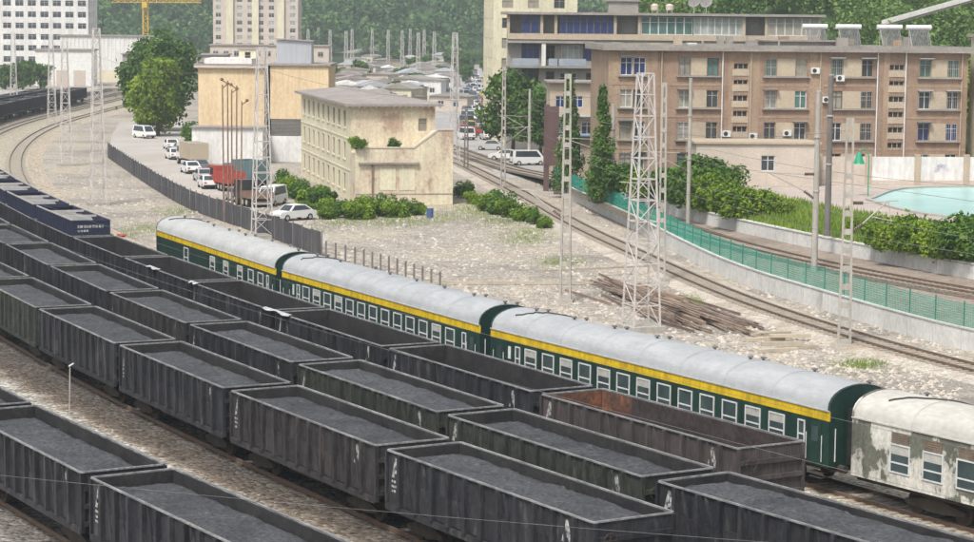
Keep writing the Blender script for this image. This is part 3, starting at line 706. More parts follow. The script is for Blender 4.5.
# ------------------------------------------------------------------ passenger coaches
CL, CWD = 26.1, 3.1
def coach_profile(n=14):
    hy = CWD/2; pr = [(-hy,3.28)]
    for k in range(1, n):
        a = math.pi*(1-k/n); pr.append((hy*math.cos(a)*(1 if True else 1), 3.28+.97*math.sin(a)**.8))
    pr.append((hy,3.28)); return pr
def make_coach(body, band, roofm, wins, doors=(-12.2,12.2), style='green'):
    root = empty('passenger_coach'); hx, hy = CL/2, CWD/2; pr = coach_profile()
    for s_ in (-1,1):
        a, b = sorted((s_*hy, s_*(hy-.06))); box_obj('side_wall', body, root, -hx,hx,a,b,1.05,3.28 if not band else 2.90)
        if band:
            a, b = sorted((s_*(hy+.006), s_*(hy-.06))); box_obj('yellow_band', band, root, -hx,hx,a,b,2.902,3.276)
        a, b = sorted((s_*(hy+.05), s_*(hy-.02))); box_obj('gutter', roofm if not band else M_roof1, root, -hx,hx,a,b,3.278,3.33)
    rf = MB(); n = len(pr); NX = 1
    rf.v += [(-hx,y,z) for y,z in pr]+[(hx,y,z) for y,z in pr]
    for k in range(n-1): rf.f.append((k,k+1,n+k+1,n+k))
    roof = rf.build('roof', roofm, root, smooth=True)
    for x in np.arange(-hx+3.2, hx-1, 3.2):
        sm = MB(); sm.v += [(x-.03,y*1.003,z+.012) for y,z in pr]+[(x+.03,y*1.003,z+.012) for y,z in pr]
        for k in range(n-1): sm.f.append((k,k+1,n+k+1,n+k))
        sm.build('seam', roofm, roof)
    for s_ in (-1,1):
        e = MB(); x = s_*(hx-.02); pts = [(x,-hy,1.05)]+[(x,y,z) for y,z in pr]+[(x,hy,1.05)]; e.poly(pts if s_ < 0 else pts[::-1]); ew = e.build('end_wall', body, root)
        g = MB(); a, b = sorted((s_*(hx-.015), s_*(hx+.42))); g.box(a,b,-.62,.62,1.15,3.35); g.build('gangway', M_dark, root)
        # raised arch rim on the end of the roof
        rim = MB(); x0, x1 = sorted((s_*(hx+.01), s_*(hx-.10))); rim.v += [(x0,y*1.012,z+.03) for y,z in pr]+[(x1,y*1.012,z+.03) for y,z in pr]
        for k in range(n-1): rim.f.append((k,k+1,n+k+1,n+k))
        rim.build('roof_edge', body, root, smooth=True)
        for sy in (-1,1):
            r_ = MB(); r_.tube([(s_*(hx+.03),sy*1.25,1.3),(s_*(hx+.03),sy*1.25,2.6)],.025,5); r_.build('handrail', M_alu, root)
            bu = MB(); a, b = sorted((s_*(hx+.0), s_*(hx+.35))); bu.tube([(a,sy*.95,1.0),(b,sy*.95,1.0)],.16,8); bu.build('buffer', M_under, root)
    fr = {}
    for wd, hh, z in set((w_[1], w_[2], w_[3]) for w_ in wins):
        f = MB(); t = .055 if style == 'green' else .05; rad = .0
        f.box(-wd/2-t,wd/2+t,.001,.04,z-hh/2-t,z-hh/2); f.box(-wd/2-t,wd/2+t,.001,.04,z+hh/2,z+hh/2+t); f.box(-wd/2-t,-wd/2,.001,.04,z-hh/2+.001,z+hh/2-.001); f.box(wd/2,wd/2+t,.001,.04,z-hh/2+.001,z+hh/2-.001)
        f.box(-wd/2+.001,wd/2-.001,.001,.034,z-hh*.16-.03,z-hh*.16+.03)
        p = MB().box(-wd/2,wd/2,-.03,.012,z-hh/2,z+hh/2)
        cu = MB().box(-wd/2+.01,wd/2-.01,.0125,.014,z+hh*.16,z+hh/2-.01)
        lv = MB()
        for k in range(5): lv.box(-wd/2+.02,wd/2-.02,.002,.03,z+hh/2+.09+k*.085,z+hh/2+.155+k*.085)
        fr[(wd,hh,z)] = (f.mesh('window', M_alu), p.mesh('pane', M_pane), cu.mesh('blind', M_blind), lv.mesh('shutter', M_louvre))
    for x, wd, hh, z in wins:
        for s_ in (-1,1):
            f, p, cu, lv = fr[(wd,hh,z)]
            o = link('window', f, root, (x, s_*hy, 0)); o.rotation_euler[2] = 0 if s_ > 0 else math.pi
            link('pane', p, o)
            if wd > .7 and random.random() < .35: link('blind', cu, o)
            if style != 'green' and wd > .7: link('shutter', lv, o)
    for x in doors:
        for s_ in (-1,1):
            d = MB(); a, b = sorted((s_*(hy+.004), s_*(hy+.02))); d.box(x-.38,x+.38,a,b,1.12,2.78); do = d.build('door', body, root)
            g = MB(); a, b = sorted((s_*(hy+.021), s_*(hy+.03))); g.box(x-.2,x+.2,a,b,2.0,2.6); g.build('pane', M_pane, do)
            for k in (-.48,.48):
                h = MB(); h.tube([(x+k,s_*(hy+.06),1.25),(x+k,s_*(hy+.06),2.3)],.018,5); h.build('handrail', M_alu, root)
            st_ = MB()
            for k in range(3): a, b = sorted((s_*(hy-.35), s_*(hy-.02))); st_.box(x-.35,x+.35,a,b,.55+k*.2,.58+k*.2)
            st_.build('steps', M_under, root)
    u = MB(); u.box(-hx+.1,hx-.1,-1.3,1.3,.86,1.04); u.box(-5,-1.5,-1.25,1.25,.42,.85); u.box(1,4.4,-1.2,1.2,.45,.85); u.build('underframe', M_under, root)
    for x in (-9.0,9.0): bogie(root, x, .46, 2.4)
    # roof ventilators, a few missing
    for k in range(15):
        for sy in (.05,.72):
            if random.random() < .36 or k % 2: continue
            x = -hx+1.3+k*1.72+(.35 if sy > 0 else 0); z = 3.28+.97*(1-(sy/hy)**2)**.4
            v = MB(); v.lathe([(.06,-.03),(.06,.07),(.125,.08),(.125,.13),(.07,.16)],(x,sy,z),8); v.build('ventilator', M_vent, root)
    t = MB(); pts = []
    for k in range(13):
        y = -1.0+2.1*k/12; xx = -hx+1.5+2.3*k/12+random.uniform(-.22,.22); pts.append((xx, y, 3.30+.97*(1-min(1,(y/hy)**2))**.4))
    t.tube(pts, .045, 5); t.build('tar_seam', M_tar, root)
    return root
M_blind = mat('window_blind', (.42,.42,.38), (.3,.3,.28), scale=2)
M_vent = mat('ventilator_grey', (.17,.17,.17), (.09,.09,.09), scale=3)
SW, BW = (.34,.78,2.28), (.92,.92,2.22)
full = [(-10.45,*SW)]+[(-9.26+1.585*k,*BW) for k in range(13)]+[(11.35,*SW)]
# plate beside the far door
def door_plate(c):
    for s_ in (-1,1):
        a, b = sorted((s_*1.556, s_*1.566)); box_obj('plate', M_alu, c, -11.35,-11.1,a,b,2.05,2.65)
c3 = make_coach(M_green, M_yellow, M_roof, full); door_plate(c3)
c2 = make_coach(M_green, M_yellow, M_roof, full); door_plate(c2)
c1 = make_coach(M_green, M_yellow, M_roof1, [(x-CL/2,*(BW if k < 6 else SW)) for k, x in enumerate((7.4,13.4,16.3,19.2,21.4,23.3,24.7))], doors=(12.2,))
c4 = make_coach(M_cream, None, M_creamroof, [(-CL/2+.35+2.3+1.72*k,.95,1.0,2.1) for k in range(13)], doors=(), style='cream')
sP = ROW['P'].near(at(832.3,413.1,3.7)+Vector((.8,1.35,0)))
for c, s0, lb in ((c3, sP-.55, 'nearest green passenger coach with yellow band and grey roof, right of centre'),(c2, sP-.55+27.15,'middle green passenger coach with yellow band, between two other green coaches'),(c1, sP-.55+54.3,'farthest green passenger coach with yellow band and few windows'),(c4, sP-.55-27.35,'cream passenger coach with peeling paint at the right edge')):
    p, rz = place_on('P', s0, CL); c.location = p; c.rotation_euler[2] = rz; tag(c, lb, 'coach', 'passenger coaches')

# ------------------------------------------------------------------ buildings
def wall_panel(mb, x0, x1, z0, z1, holes, depth=.2):
    xs = sorted(set([x0,x1]+[h[0] for h in holes]+[h[1] for h in holes])); zs = sorted(set([z0,z1]+[h[2] for h in holes]+[h[3] for h in holes]))
    for a, b in zip(xs, xs[1:]):
        for c, d in zip(zs, zs[1:]):
            mx, mz = (a+b)/2, (c+d)/2
            if any(h[0] < mx < h[1] and h[2] < mz < h[3] for h in holes): continue
            mb.quad((a,0,c),(b,0,c),(b,0,d),(a,0,d))
    for a, b, c, d in holes:
        mb.quad((a,0,c),(a,depth,c),(b,depth,c),(b,0,c)); mb.quad((a,0,d),(b,0,d),(b,depth,d),(a,depth,d))
        mb.quad((a,0,c),(a,0,d),(a,depth,d),(a,depth,c)); mb.quad((b,0,c),(b,depth,c),(b,depth,d),(b,0,d))
    return mb
WC = {}
def window(root, loc, rz, x, z, wd, h, fm, gm, split=2, depth=.2, sill=None, bars=0):
    key = (round(wd,3), round(h,3), fm.name, gm.name, split, depth, bars)
    if key not in WC:
        t = .07; f = MB(); y0, y1 = depth-.1, depth-.03
        f.box(-wd/2,wd/2,y0,y1,0,t); f.box(-wd/2,wd/2,y0,y1,h-t,h); f.box(-wd/2,-wd/2+t,y0,y1,t,h-t); f.box(wd/2-t,wd/2,y0,y1,t,h-t)
        for k in range(1, split): xx = -wd/2+wd*k/split; f.box(xx-t/2,xx+t/2,y0,y1,t,h-t)
        if h > 1.2: f.box(-wd/2+t,wd/2-t,y0+.005,y1-.005,h*.68,h*.68+.05)
        g = MB(); g.box(-wd/2+.01,wd/2-.01,depth-.025,depth+.01,.01,h-.01)
        br = None
        if bars:
            br = MB()
            for k in range(bars): xx = -wd/2+wd*(k+.5)/bars; br.box(xx-.012,xx+.012,-.05,-.03,.0,h)
            for zz in (.05,h/2,h-.05): br.box(-wd/2,wd/2,-.055,-.03,zz-.015,zz+.015)
            br = br.mesh('window_bars', M_steel)
        WC[key] = (f.mesh('window', fm), g.mesh('pane', gm), br)
    f, g, br = WC[key]
    T = Matrix.Translation(loc) @ Matrix.Rotation(rz, 4, 'Z')
    o = link('window', f, root); o.matrix_local = T @ Matrix.Translation((x,0,z)); link('pane', g, o)
    if br: link('window_bars', br, o)
    if sill: s = MB().box(-wd/2-.12,wd/2+.12,-.12,.0-.003,-.12,-.005).build('sill', sill, o)
    return o
def facade(root, loc, rz, x0, x1, z0, z1, m, wins, fm, gms, split=2, sill=None, name='wall', depth=.2, bars=0):
    """wins: (x centre, z sill, width, height)"""
    mb = wall_panel(MB(), x0, x1, z0, z1, [(x-a/2, x+a/2, z, z+h) for x, z, a, h in wins], depth)
    o = mb.build(name, m, root); o.location = loc; o.rotation_euler[2] = rz
    for x, z, a, h in wins: window(root, loc, rz, x, z, a, h, fm, gms[random.randrange(len(gms))], split if a > .9 else 1, depth, sill, bars)
    return o
def plain(root, loc, rz, x0, x1, z0, z1, m, name='wall'):
    return facade(root, loc, rz, x0, x1, z0, z1, m, [], None, None, name=name)
def shell(root, w_, d, h, m, front=(), left=(), right=(), fm=None, gms=None, z0=0, sill=None, split=2, bars=0):
    """four walls of a box building; local x right, y away"""
    facade(root, (0,0,0), 0, 0, w_, z0, h, m, front, fm, gms, split, sill, bars=bars)
    facade(root, (0,d,0), -math.pi/2, 0, d, z0, h, m, left, fm, gms, split, sill)
    facade(root, (w_,0,0), math.pi/2, 0, d, z0, h, m, right, fm, gms, split, sill)
    plain(root, (w_,d,0), math.pi, 0, w_, z0, h, m)

G_dark = glass('pane_dark', (.028,.036,.042)); G_blue = glass('pane_blue', (.012,.024,.085), .2); G_pale = glass('pane_pale', (.20,.22,.21), .3)
G_green = glass('pane_green', (.05,.10,.09), .25); G_black = mat('opening_dark', (.03,.032,.035), (.05,.05,.05), scale=2); G_curt = mat('curtain_pane', (.33,.31,.26), (.22,.21,.18), scale=1, rough=.35)
F_white = mat('frame_white', (.66,.67,.66), (.55,.55,.54), scale=2, rough=.5); F_dark = mat('frame_dark', (.10,.09,.08), (.16,.14,.12), scale=2); F_tan = mat('frame_tan', (.40,.34,.25), (.3,.25,.19), scale=2)
M_creamwall = mat('cream_render', (.66,.62,.46), (.57,.53,.39), scale=.45, stretch=(1,1,.6), rough=.9, bscale=5, fine=.1, c3=(.48,.42,.32), streak=.14, skscale=1.6)
M_creamold = mat('cream_render_stained', (.66,.60,.45), (.56,.48,.36), scale=.42, stretch=(1,1,.8), rough=.9, bscale=5, fine=.14, c3=(.44,.33,.25), lo=.34, hi=.57, gap=.04, streak=.16, skscale=1.6)
M_yellowwall = mat('apricot_render', (.66,.53,.34), (.60,.47,.30), scale=.35, stretch=(1,1,.5), rough=.9, bscale=4, fine=.1, c3=(.50,.41,.30), streak=.14, skscale=1.4)
M_whitewall = mat('white_render', (.70,.70,.68), (.58,.57,.55), scale=.3, stretch=(1,1,.5), rough=.85, bscale=3, fine=.1, c3=(.42,.41,.39), streak=.15, skscale=1.2)
M_slab = mat('roof_felt', (.23,.205,.19), (.30,.275,.26), scale=.4, rough=.95, bscale=3, fine=.15, c3=(.17,.15,.14))
M_brick = mat('brick_facade', (.235,.155,.115), (.315,.225,.165), scale=.3, stretch=(1,1,1.6), rough=.9, bscale=7, fine=.2, c3=(.24,.175,.145), lo=.3, hi=.6, streak=.18, skscale=1.4)
M_brickt = mat('brick_facade_tan', (.36,.27,.19), (.30,.215,.155), scale=.3, rough=.9, bscale=7, fine=.2, c3=(.28,.215,.175), lo=.3, hi=.6, streak=.18, skscale=1.4)
M_spandrel = mat('spandrel_render', (.43,.36,.27), (.37,.31,.24), scale=.5, rough=.9, bscale=5, fine=.1, c3=(.32,.28,.23))
M_grey = mat('grey_concrete', (.30,.285,.255), (.23,.215,.195), scale=.4, rough=.9, bscale=4, fine=.12, c3=(.17,.16,.15))
M_tank = mat('tank_white', (.75,.75,.73), (.62,.62,.6), scale=1.5, rough=.4)
M_collector = mat('solar_tubes', (.10,.10,.11), (.18,.18,.19), scale=1.5, stretch=(6,1,1), rough=.3)
M_silver = mat('corrugated_silver', (.50,.52,.55), (.42,.44,.47), scale=.8, stretch=(5,5,.4), rough=.45, metal=.3)
M_red = mat('red_paint', (.40,.07,.055), (.32,.06,.05), scale=1, rough=.5)
M_tealpaint = mat('teal_paint', (.13,.20,.21), (.10,.15,.16), scale=1, rough=.6)
M_pink = mat('pink_beige_render', (.53,.46,.39), (.46,.40,.345), scale=.4, rough=.9, bscale=4, fine=.08, c3=(.4,.34,.3))

# --- cream three-storey building, centre
b1 = empty('office_building', (-14.0,227.0,0), math.atan2(.21,.978), 'cream three-storey building with flat grey roof and stained front annex, centre', 'building')
lw = [(3.0+4.05*k, 1.0+3.25*j, 1.55, 1.75) for k in range(9) for j in range(3)]
fw = [(7.4,7.3,.9,1.3)]
facade(b1, (0,0,0), 0, 0, 8.7, 0, 9.85, M_creamold, fw, F_tan, [G_curt])
facade(b1, (0,40,0), -math.pi/2, 0, 40, 0, 9.85, M_creamwall, lw, F_tan, [G_curt, G_pale, G_dark], 2, sill=M_creamwall)
facade(b1, (8.7,0,0), math.pi/2, 0, 40, 0, 9.85, M_creamold, [(3+4.05*k,1+3.25*j,1.5,1.7) for k in range(9) for j in range(3)], F_tan, [G_dark])
plain(b1, (8.7,40,0), math.pi, 0, 8.7, 0, 9.85, M_creamold)
for z in (3.15, 6.4): box_obj('string_course', M_creamwall, b1, -.06,-.003,0.0,40,z,z+.16)
rf = MB(); ov = .75
rf.slab([(-ov,-ov),(8.7+ov,-ov),(8.7+ov,40.5),(-ov,40.5)], 9.853, 10.1); roof1 = rf.build('roof', M_slab, b1)
hp = MB(); a = [(-ov,-ov,10.101),(8.7+ov,-ov,10.101),(8.7+ov,40.5,10.101),(-ov,40.5,10.101)]; t1, t2 = (4.35,5,10.75),(4.35,36,10.75)
hp.quad(a[0],a[1],t1,t1); hp.f[-1] = hp.f[-1][:3]; hp.quad(a[1],a[2],t2,t1); hp.quad(a[2],a[3],t2,t2); hp.f[-1] = hp.f[-1][:3]; hp.quad(a[3],a[0],t1,t2)
hp.build('roof_slope', M_slab, roof1)
fa = MB()
for k in range(17): fa.box(-.6+k*.6,-.4+k*.6,-ov+.02,-ov+.12,9.70,9.852)
fa.build('eaves_blocks', M_slab, roof1)
# front annex: terrace left, stair wall rising to the right
an = MB(); an.prism([(-.1,0),(9.9,0),(9.9,7.55),(8.3,7.55),(5.9,5.75),(-.1,5.75)], -3.6, -3.3); an.prism([(-.1,0),(9.9,0),(9.9,7.4),(8.3,7.4),(5.9,5.2),(-.1,5.2)], -3.299, -.01)
annex = an.build('annex', M_creamold, b1)
cp = MB(); cp.bar((-.2,-3.45,5.82),(5.9,-3.45,5.82),.42,.14); cp.bar((5.9,-3.45,5.82),(8.35,-3.45,7.62),.42,.14); cp.bar((8.35,-3.45,7.62),(10.0,-3.45,7.62),.42,.14); cp.build('parapet_coping', M_pink, annex)
box_obj('ledge', M_slab, annex, .2,6.4,-3.95,-3.603,4.15,4.32)
box_obj('drain_pipe', M_rust, annex, 1.55,1.72,-3.76,-3.61,.2,4.14)
box_obj('base_band', M_slab, annex, -.1,9.9,-3.63,-3.602,1.05,1.16)
for x in (2.4,4.4): box_obj('blind_panel', M_creamwall, annex, x,x+1.6,-3.64,-3.603,1.5,3.7)

# --- apricot building, left
p0 = at(197,161); b2 = empty('apricot_building', (-37.8,290,0), 0, 'apricot walled flat-roofed building with white ground floor, left of centre', 'building')
shell(b2, 8.6, 14, 12.2, M_yellowwall, left=[(3+3.2*k,2+3.5*j,1.4,1.6) for k in range(3) for j in range(3)], fm=F_tan, gms=[G_dark])
rf = MB(); rf.slab([(-.5,-.5),(9.0,-.5),(9.0,14.4),(-.5,14.4)],12.203,12.5); rr = rf.build('roof', M_pink, b2)
for x0,x1,y0,y1 in ((-.5,9,-.5,-.2),(-.5,-.2,-.2,14.4),(8.7,9,-.2,14.4)): box_obj('parapet', M_slab, rr, x0,x1,y0,y1,12.502,12.75)
box_obj('tarp', M_whitewall, rr, .6,6.8,1.5,11,12.503,13.4)
b2w = empty('wing', (9.3,.6,0)); b2w.parent = b2
for nm_, m_, bx_ in (('wall', M_yellowwall, (0.0,7.6,0,13,5.6,12.55)),('louvre_band', M_collector, (.1,7.5,.15,13,3.4,5.598)),('ground_floor', M_whitewall, (-.2,7.6,.05,13,0,3.398)),('roof', M_slab, (-.25,7.9,-.3,13.3,12.552,12.8))): box_obj(nm_, m_, b2w, *bx_)
for k in range(12): box_obj('slat', M_grey, b2w, .15,7.4,.06,.148,3.5+k*.17,3.58+k*.17)
box_obj('white_annex', M_whitewall, b2, -.3,8.8,-4.2,-.01,0,4.6)
box_obj('canopy', M_slab, b2, -.6,9.0,-4.5,.0,4.602,4.75)
ph = empty('rooftop_shed', at(0,0,0)); 
ph.location = (-28.0,294,12.81); tag(ph, 'silver corrugated shed standing on the apricot building roof', 'shed')
box_obj('wall', M_silver, ph, 0,4.6,0,4,0,3.0)
for k in range(14): box_obj('corrugation', M_silver, ph, .1+k*.33,.22+k*.33,-.05,-.002,0,2.95)
sr = MB(); sr.quad((-.2,-.3,3.1),(4.9,-.3,2.85),(4.9,4.3,2.85),(-.2,4.3,3.1)); sr.quad((-.2,-.3,3.22),(-.2,4.3,3.22),(4.9,4.3,2.97),(4.9,-.3,2.97)); sr.quad((-.2,-.3,3.1),(-.2,-.3,3.22),(4.9,-.3,2.97),(4.9,-.3,2.85)); sr.build('roof', M_slab, ph)
ph2 = empty('rooftop_hut', (-33.2,296,12.51), 0, 'small cream stair hut on the apricot building roof', 'hut')
facade(ph2, (0,0,0), 0, 0, 2.3, 0, 2.0, M_creamwall, [(1.2,.0,.8,1.7)], F_tan, [G_dark], 1); box_obj('side_walls', M_creamwall, ph2, 0.002,2.298,.21,2,0,1.998); box_obj('roof', M_slab, ph2, -.15,2.45,-.15,2.15,2.002,2.12)

# --- brick apartment building, right
BL, BR_ = Vector((11.88,222,YC)), Vector((51.7,225.5,YC))
bd = (BR_-BL).normalized(); brz = math.atan2(bd.y, bd.x)
b3 = empty('brick_apartment_building', BL, brz, 'long four-storey brick apartment building with solar heaters on its flat roof', 'building')
def xloc(px):
    """distance along the brick facade that lies on the sight line of column px"""
    k = (px-487)/FPX; return (k*BL.y-BL.x)/(bd.x-k*bd.y)
BLEN = 36.6
rows_z = [z-YC-.8 for z in (14.25,11.05,7.85,4.75)]
cols = [(623.8,0),(637,0),(682,1),(710,1),(768,2),(798,2),(833.7,3),(864,3),(921.7,4),(949.6,4)]
wins = []
for px, g in cols:
    for j, z in enumerate(rows_z): wins.append((xloc(px), z-.06, 1.2, 1.78))
stz = []
for px in (737.7, 893.4):
    for k, z in enumerate((14.55,12.9,11.35,9.8,8.25,6.7)): stz.append((xloc(px), z-YC-.5, 1.55, .62))
H3 = 12.85
xs_ = xloc(655)
for xa, xb, wm in ((0,xs_,M_brickt),(xs_,BLEN,M_brick)):
    mb = wall_panel(MB(), xa, xb, 0, H3, [(x-a/2,x+a/2,z,z+h) for x,z,a,h in wins+stz if xa < x < xb], .22); mb.build('wall', wm, b3)
rg = random.Random(3)
for x, z, a, h in wins:
    left_top = x < xloc(650) and z > 10
    gm = G_blue if left_top or (x > xloc(910) and z < 5.5 and z > 3) else rg.choice([G_dark, G_dark, G_green, G_curt, G_black])
    window(b3, (0,0,0), 0, x, z, a, h, rg.choice([F_white, F_white, F_tan, F_dark]), gm, 2, .22, None, 6 if rg.random() < .4 else 0)
    if rg.random() < .3: box_obj('awning', rg.choice([M_grey,M_silver,M_tealpaint]), b3, x-.75,x+.75,-.6,-.004,z+1.86,z+1.93)
for x, z, a, h in stz: window(b3, (0,0,0), 0, x, z, a, h, F_tan, G_black, 3, .22)
for g in range(5):
    xa, xb = [xloc(px) for px, gg in cols if gg == g]
    for z in rows_z:
        if xb-xa > 1.3: box_obj('spandrel', M_spandrel, b3, xa+.61,xb-.61,-.05,-.003,z-.05,z+1.70)
        box_obj('ledge', M_grey, b3, xa-.85,xb+.85,-.32,-.003,z-.2,z-.07)
for px in (737.7, 893.4):
    x = xloc(px)
    for z in (13.75,12.2,10.6,9.05,7.5): box_obj('spandrel', M_spandrel, b3, x-.85,x+.85,-.06,-.003,z-YC-.33,z-YC+.30)
for x0,x1 in ((xloc(726),xloc(731.0)),(xloc(745),xloc(757)),(xloc(880),xloc(886)),(xloc(806),xloc(820))): box_obj('tan_pier', M_brickt, b3, x0+.01,x1,-.045,-.002,.5,H3-.01)
for px in (659,719.6,748,817,874,902,958):
    p = MB(); p.tube([(xloc(px),-.12,0),(xloc(px),-.12,H3)],.07,6); p.build('drain_pipe', F_white if px in (719.6,874,902) else M_spandrel, b3)
for z in rows_z[:3]: box_obj('string_course', M_brickt, b3, 0,BLEN,-.03,-.001,z-1.05,z-.85)
plain(b3, (0,13,0), -math.pi/2, 0, 13, 0, H3, M_brickt); plain(b3, (BLEN,0,0), math.pi/2, 0, 13, 0, H3, M_brick); plain(b3, (BLEN,13,0), math.pi, 0, BLEN, 0, H3, M_brick)
rf = MB(); rf.slab([(-.6,-.7),(BLEN+.6,-.7),(BLEN+.6,13.6),(-.6,13.6)], H3+.002, H3+.28); r3 = rf.build('roof', M_slab, b3)
for x0,x1,y0,y1 in ((-.6,BLEN+.6,-.7,-.5),(-.6,-.4,-.5,13.6),(BLEN+.4,BLEN+.6,-.5,13.6),(-.4,BLEN+.4,13.4,13.6)): box_obj('parapet', M_grey, r3, x0,x1,y0,y1,H3+.282,H3+.62)
for k in range(16):
    x = rg.uniform(1,BLEN-1); y = rg.uniform(1,11); h = rg.uniform(.4,1.3); r_ = rg.uniform(.06,.3)
    if r_ < .16: b_ = MB(); b_.tube([(x,y,H3+.281),(x,y,H3+.3+h)],r_,6); b_.build('vent_pipe', M_grey, r3)
    else: box_obj('chimney', rg.choice([M_grey,M_brickt,M_spandrel]), r3, x-r_*2,x+r_*2,y-.3,y+.3,H3+.281,H3+.3+h)
# air conditioners on the facade: things hanging on the wall
def ac_proto():
    r_ = empty('air_conditioner'); b = MB().box(-.42,.42,-.34,0,0,.6).build('case', F_white, r_)
    f = MB(); f.tube([(-.1,-.36,.3),(-.1,-.342,.3)],.22,12); f.build('fan', G_black, r_)
    k = MB(); k.bar((-.3,0,-.05),(-.3,-.34,-.05),.04); k.bar((.3,0,-.05),(.3,-.34,-.05),.04); k.build('bracket', M_steel, r_); return r_
ac = ac_proto(); kids(ac); BRm = Matrix.Translation(BL) @ Matrix.Rotation(brz, 4, 'Z')
acs = [(811.5,70.5,'beside the top-floor windows near the middle'),(836.5,78,'below a top-floor window, right of the tall poles'),(785,133,'between two third-row windows over the beige wall'),(751,136,'beside the stairwell near the bottom'),(724.5,133.5,'by the pale drain pipe at lower left'),(823.5,99.5,'on the second row behind the tall concrete pole')]
for k, (px, py, lb) in enumerate(acs):
    o = ac if k == 0 else copy_tree(ac); x = xloc(px); Y = (BRm @ Vector((x,0,0))).y; z = atd(px, py, Y).z
    o.location = BRm @ Vector((x,-.02,z-YC-.3)); o.rotation_euler[2] = brz; tag(o, f'white air conditioner on the brick facade, {lb}', 'air conditioner', 'air conditioners on the brick facade')
# solar water heaters on the roof
def solar():
    r_ = empty('solar_heater'); t = MB(); t.tube([(-1.3,.95,2.25),(1.3,.95,2.25)],.26,10); t.build('tank', M_tank, r_)
    for k in range(14): MB().bar((-.95+k*.146,-.45,.35),(-.95+k*.146,.85,2.15),.07,.05).build('tube', M_collector, r_)
    f = MB()
    for x in (-1.0,1.0): f.bar((x,-.5,.2),(x,.95,2.15),.05); f.bar((x,.95,0),(x,.95,2.1),.05); f.bar((x,-.5,0),(x,-.5,.3),.05); f.bar((x,-.4,.03),(x,.95,.03),.05)
    f.bar((-1.02,.95,.2),(1.02,.95,.2),.05); f.bar((-1.02,-.5,.2),(1.02,-.5,.2),.05)
    f.build('frame', M_steel, r_); return r_
so = solar(); kids(so)
for k, (px, lb, dy) in enumerate(((822,'leftmost of the four',5.5),(855,'second from the left',5),(893,'third from the left',3.5),(921,'rightmost, with a pale collector',3))):
    o = so if k == 0 else copy_tree(so); o.location = BRm @ Vector((xloc(px)+.35,dy,H3+.29)); o.rotation_euler[2] = brz; tag(o, f'solar water heater with white tank on the brick building roof, {lb}', 'water heater', 'solar water heaters')
# clutter on the roof: low lean-to strip, boxes
lt = empty('rooftop_lean_to', BRm @ Vector((xloc(770),4,H3+.285)), brz, 'low grey lean-to roof on top of the brick building', 'lean-to')
box_obj('wall', M_grey, lt, 0,8,0,3.5,0,.7); box_obj('roof', M_slab, lt, -.3,8.3,-.4,3.8,.702,.85)
bx = empty('rooftop_box', BRm @ Vector((xloc(688),2,H3+.285)), brz, 'white storage box at the edge of the brick building roof', 'box'); box_obj('case', M_tank, bx, 0,.9,0,.6,0,.42); box_obj('lid', M_tank, bx, -.04,.94,-.04,.64,.422,.5)

# --- grey building with glazed top balconies, behind
GY = 310.0; GX = (505-487)/FPX*GY
def gx(px): return (px-505)/FPX*GY
def gz(py): return 18.66-(py-21.9)*GY/FPX
b4 = empty('grey_building', (GX,GY,0), 0, 'grey concrete building with blue glazed balconies behind the brick one', 'building')
TOP = gz(15.5); GLN = gx(816); S1 = gz(40)
lv = [(gx(528),gz(59),gx(537)-gx(519),2.2),(gx(568),gz(62),gx(577)-gx(559),2.3),(gx(528),gz(84),2.4,2.1),(gx(566),gz(88),2.4,2.1),(gx(586),gz(61),1.6,2.4),(gx(590),gz(88),1.8,2.1),(gx(548),gz(60),1.2,2.0),(gx(548),gz(86),1.2,2.0)]
mb = wall_panel(MB(), 0, GLN, 0, S1, [(x-a/2,x+a/2,z,z+h) for x,z,a,h in lv], .25); mb.build('wall', M_grey, b4)
for k, (x,z,a_,h) in enumerate(lv): window(b4, (0,0,0), 0, x, z, a_, h, F_white if k in (1,3) else F_dark, (G_blue,G_pale,G_dark,G_dark,G_blue,G_dark,G_black,G_black)[k], 3 if a_ > 2 else 2, .25)
plain(b4, (0,14,0), -math.pi/2, 0, 14, 0, TOP, M_creamwall); plain(b4, (GLN,0,0), math.pi/2, 0, 14, 0, TOP, M_grey); plain(b4, (GLN,14,0), math.pi, 0, GLN, 0, TOP, M_grey)
box_obj('balcony_wall', M_spandrel, b4, 0.02,GLN-.02,-.25,-.01,S1,gz(34.2))
box_obj('gallery_back', M_grey, b4, .02,GLN-.02,1.5,1.6,S1,TOP)
r4 = MB(); r4.slab([(-.9,-.9),(GLN+.6,-.9),(GLN+.6,14.5),(-.9,14.5)], TOP+.002, TOP+.35); r4 = r4.build('roof', M_slab, b4)
for px in (505.8,539,553,612,636,740,762,815): box_obj('column', M_spandrel, b4, gx(px)-.2,gx(px)+.2,-.24,.1,gz(34.2)+.001,TOP)
def bays(p0, p1, n, fm, gm):
    x0, x1 = gx(p0), gx(p1); wd = (x1-x0)/n
    for k in range(n): window(b4, (0,-.15,0), 0, x0+wd*(k+.5), gz(34.2)+.003, wd-.02, TOP-gz(34.2)-.15, fm, gm, 1, .2)
bays(519,537,2,F_dark,G_blue); bays(557,611,8,F_dark,G_blue); bays(638,689,6,F_white,G_green); bays(690,739,7,F_white,G_pale); bays(764,814,6,F_white,G_curt)
for py in (41.5, 66, 91): box_obj('balcony_slab', M_grey, b4, -.2,gx(592),-1.5,-.003,gz(py)-.3,gz(py))
for px in (541,): box_obj('column', M_whitewall, b4, gx(px)-.28,gx(px)+.28,-1.4,-.95,gz(66),gz(41.5)-.31)
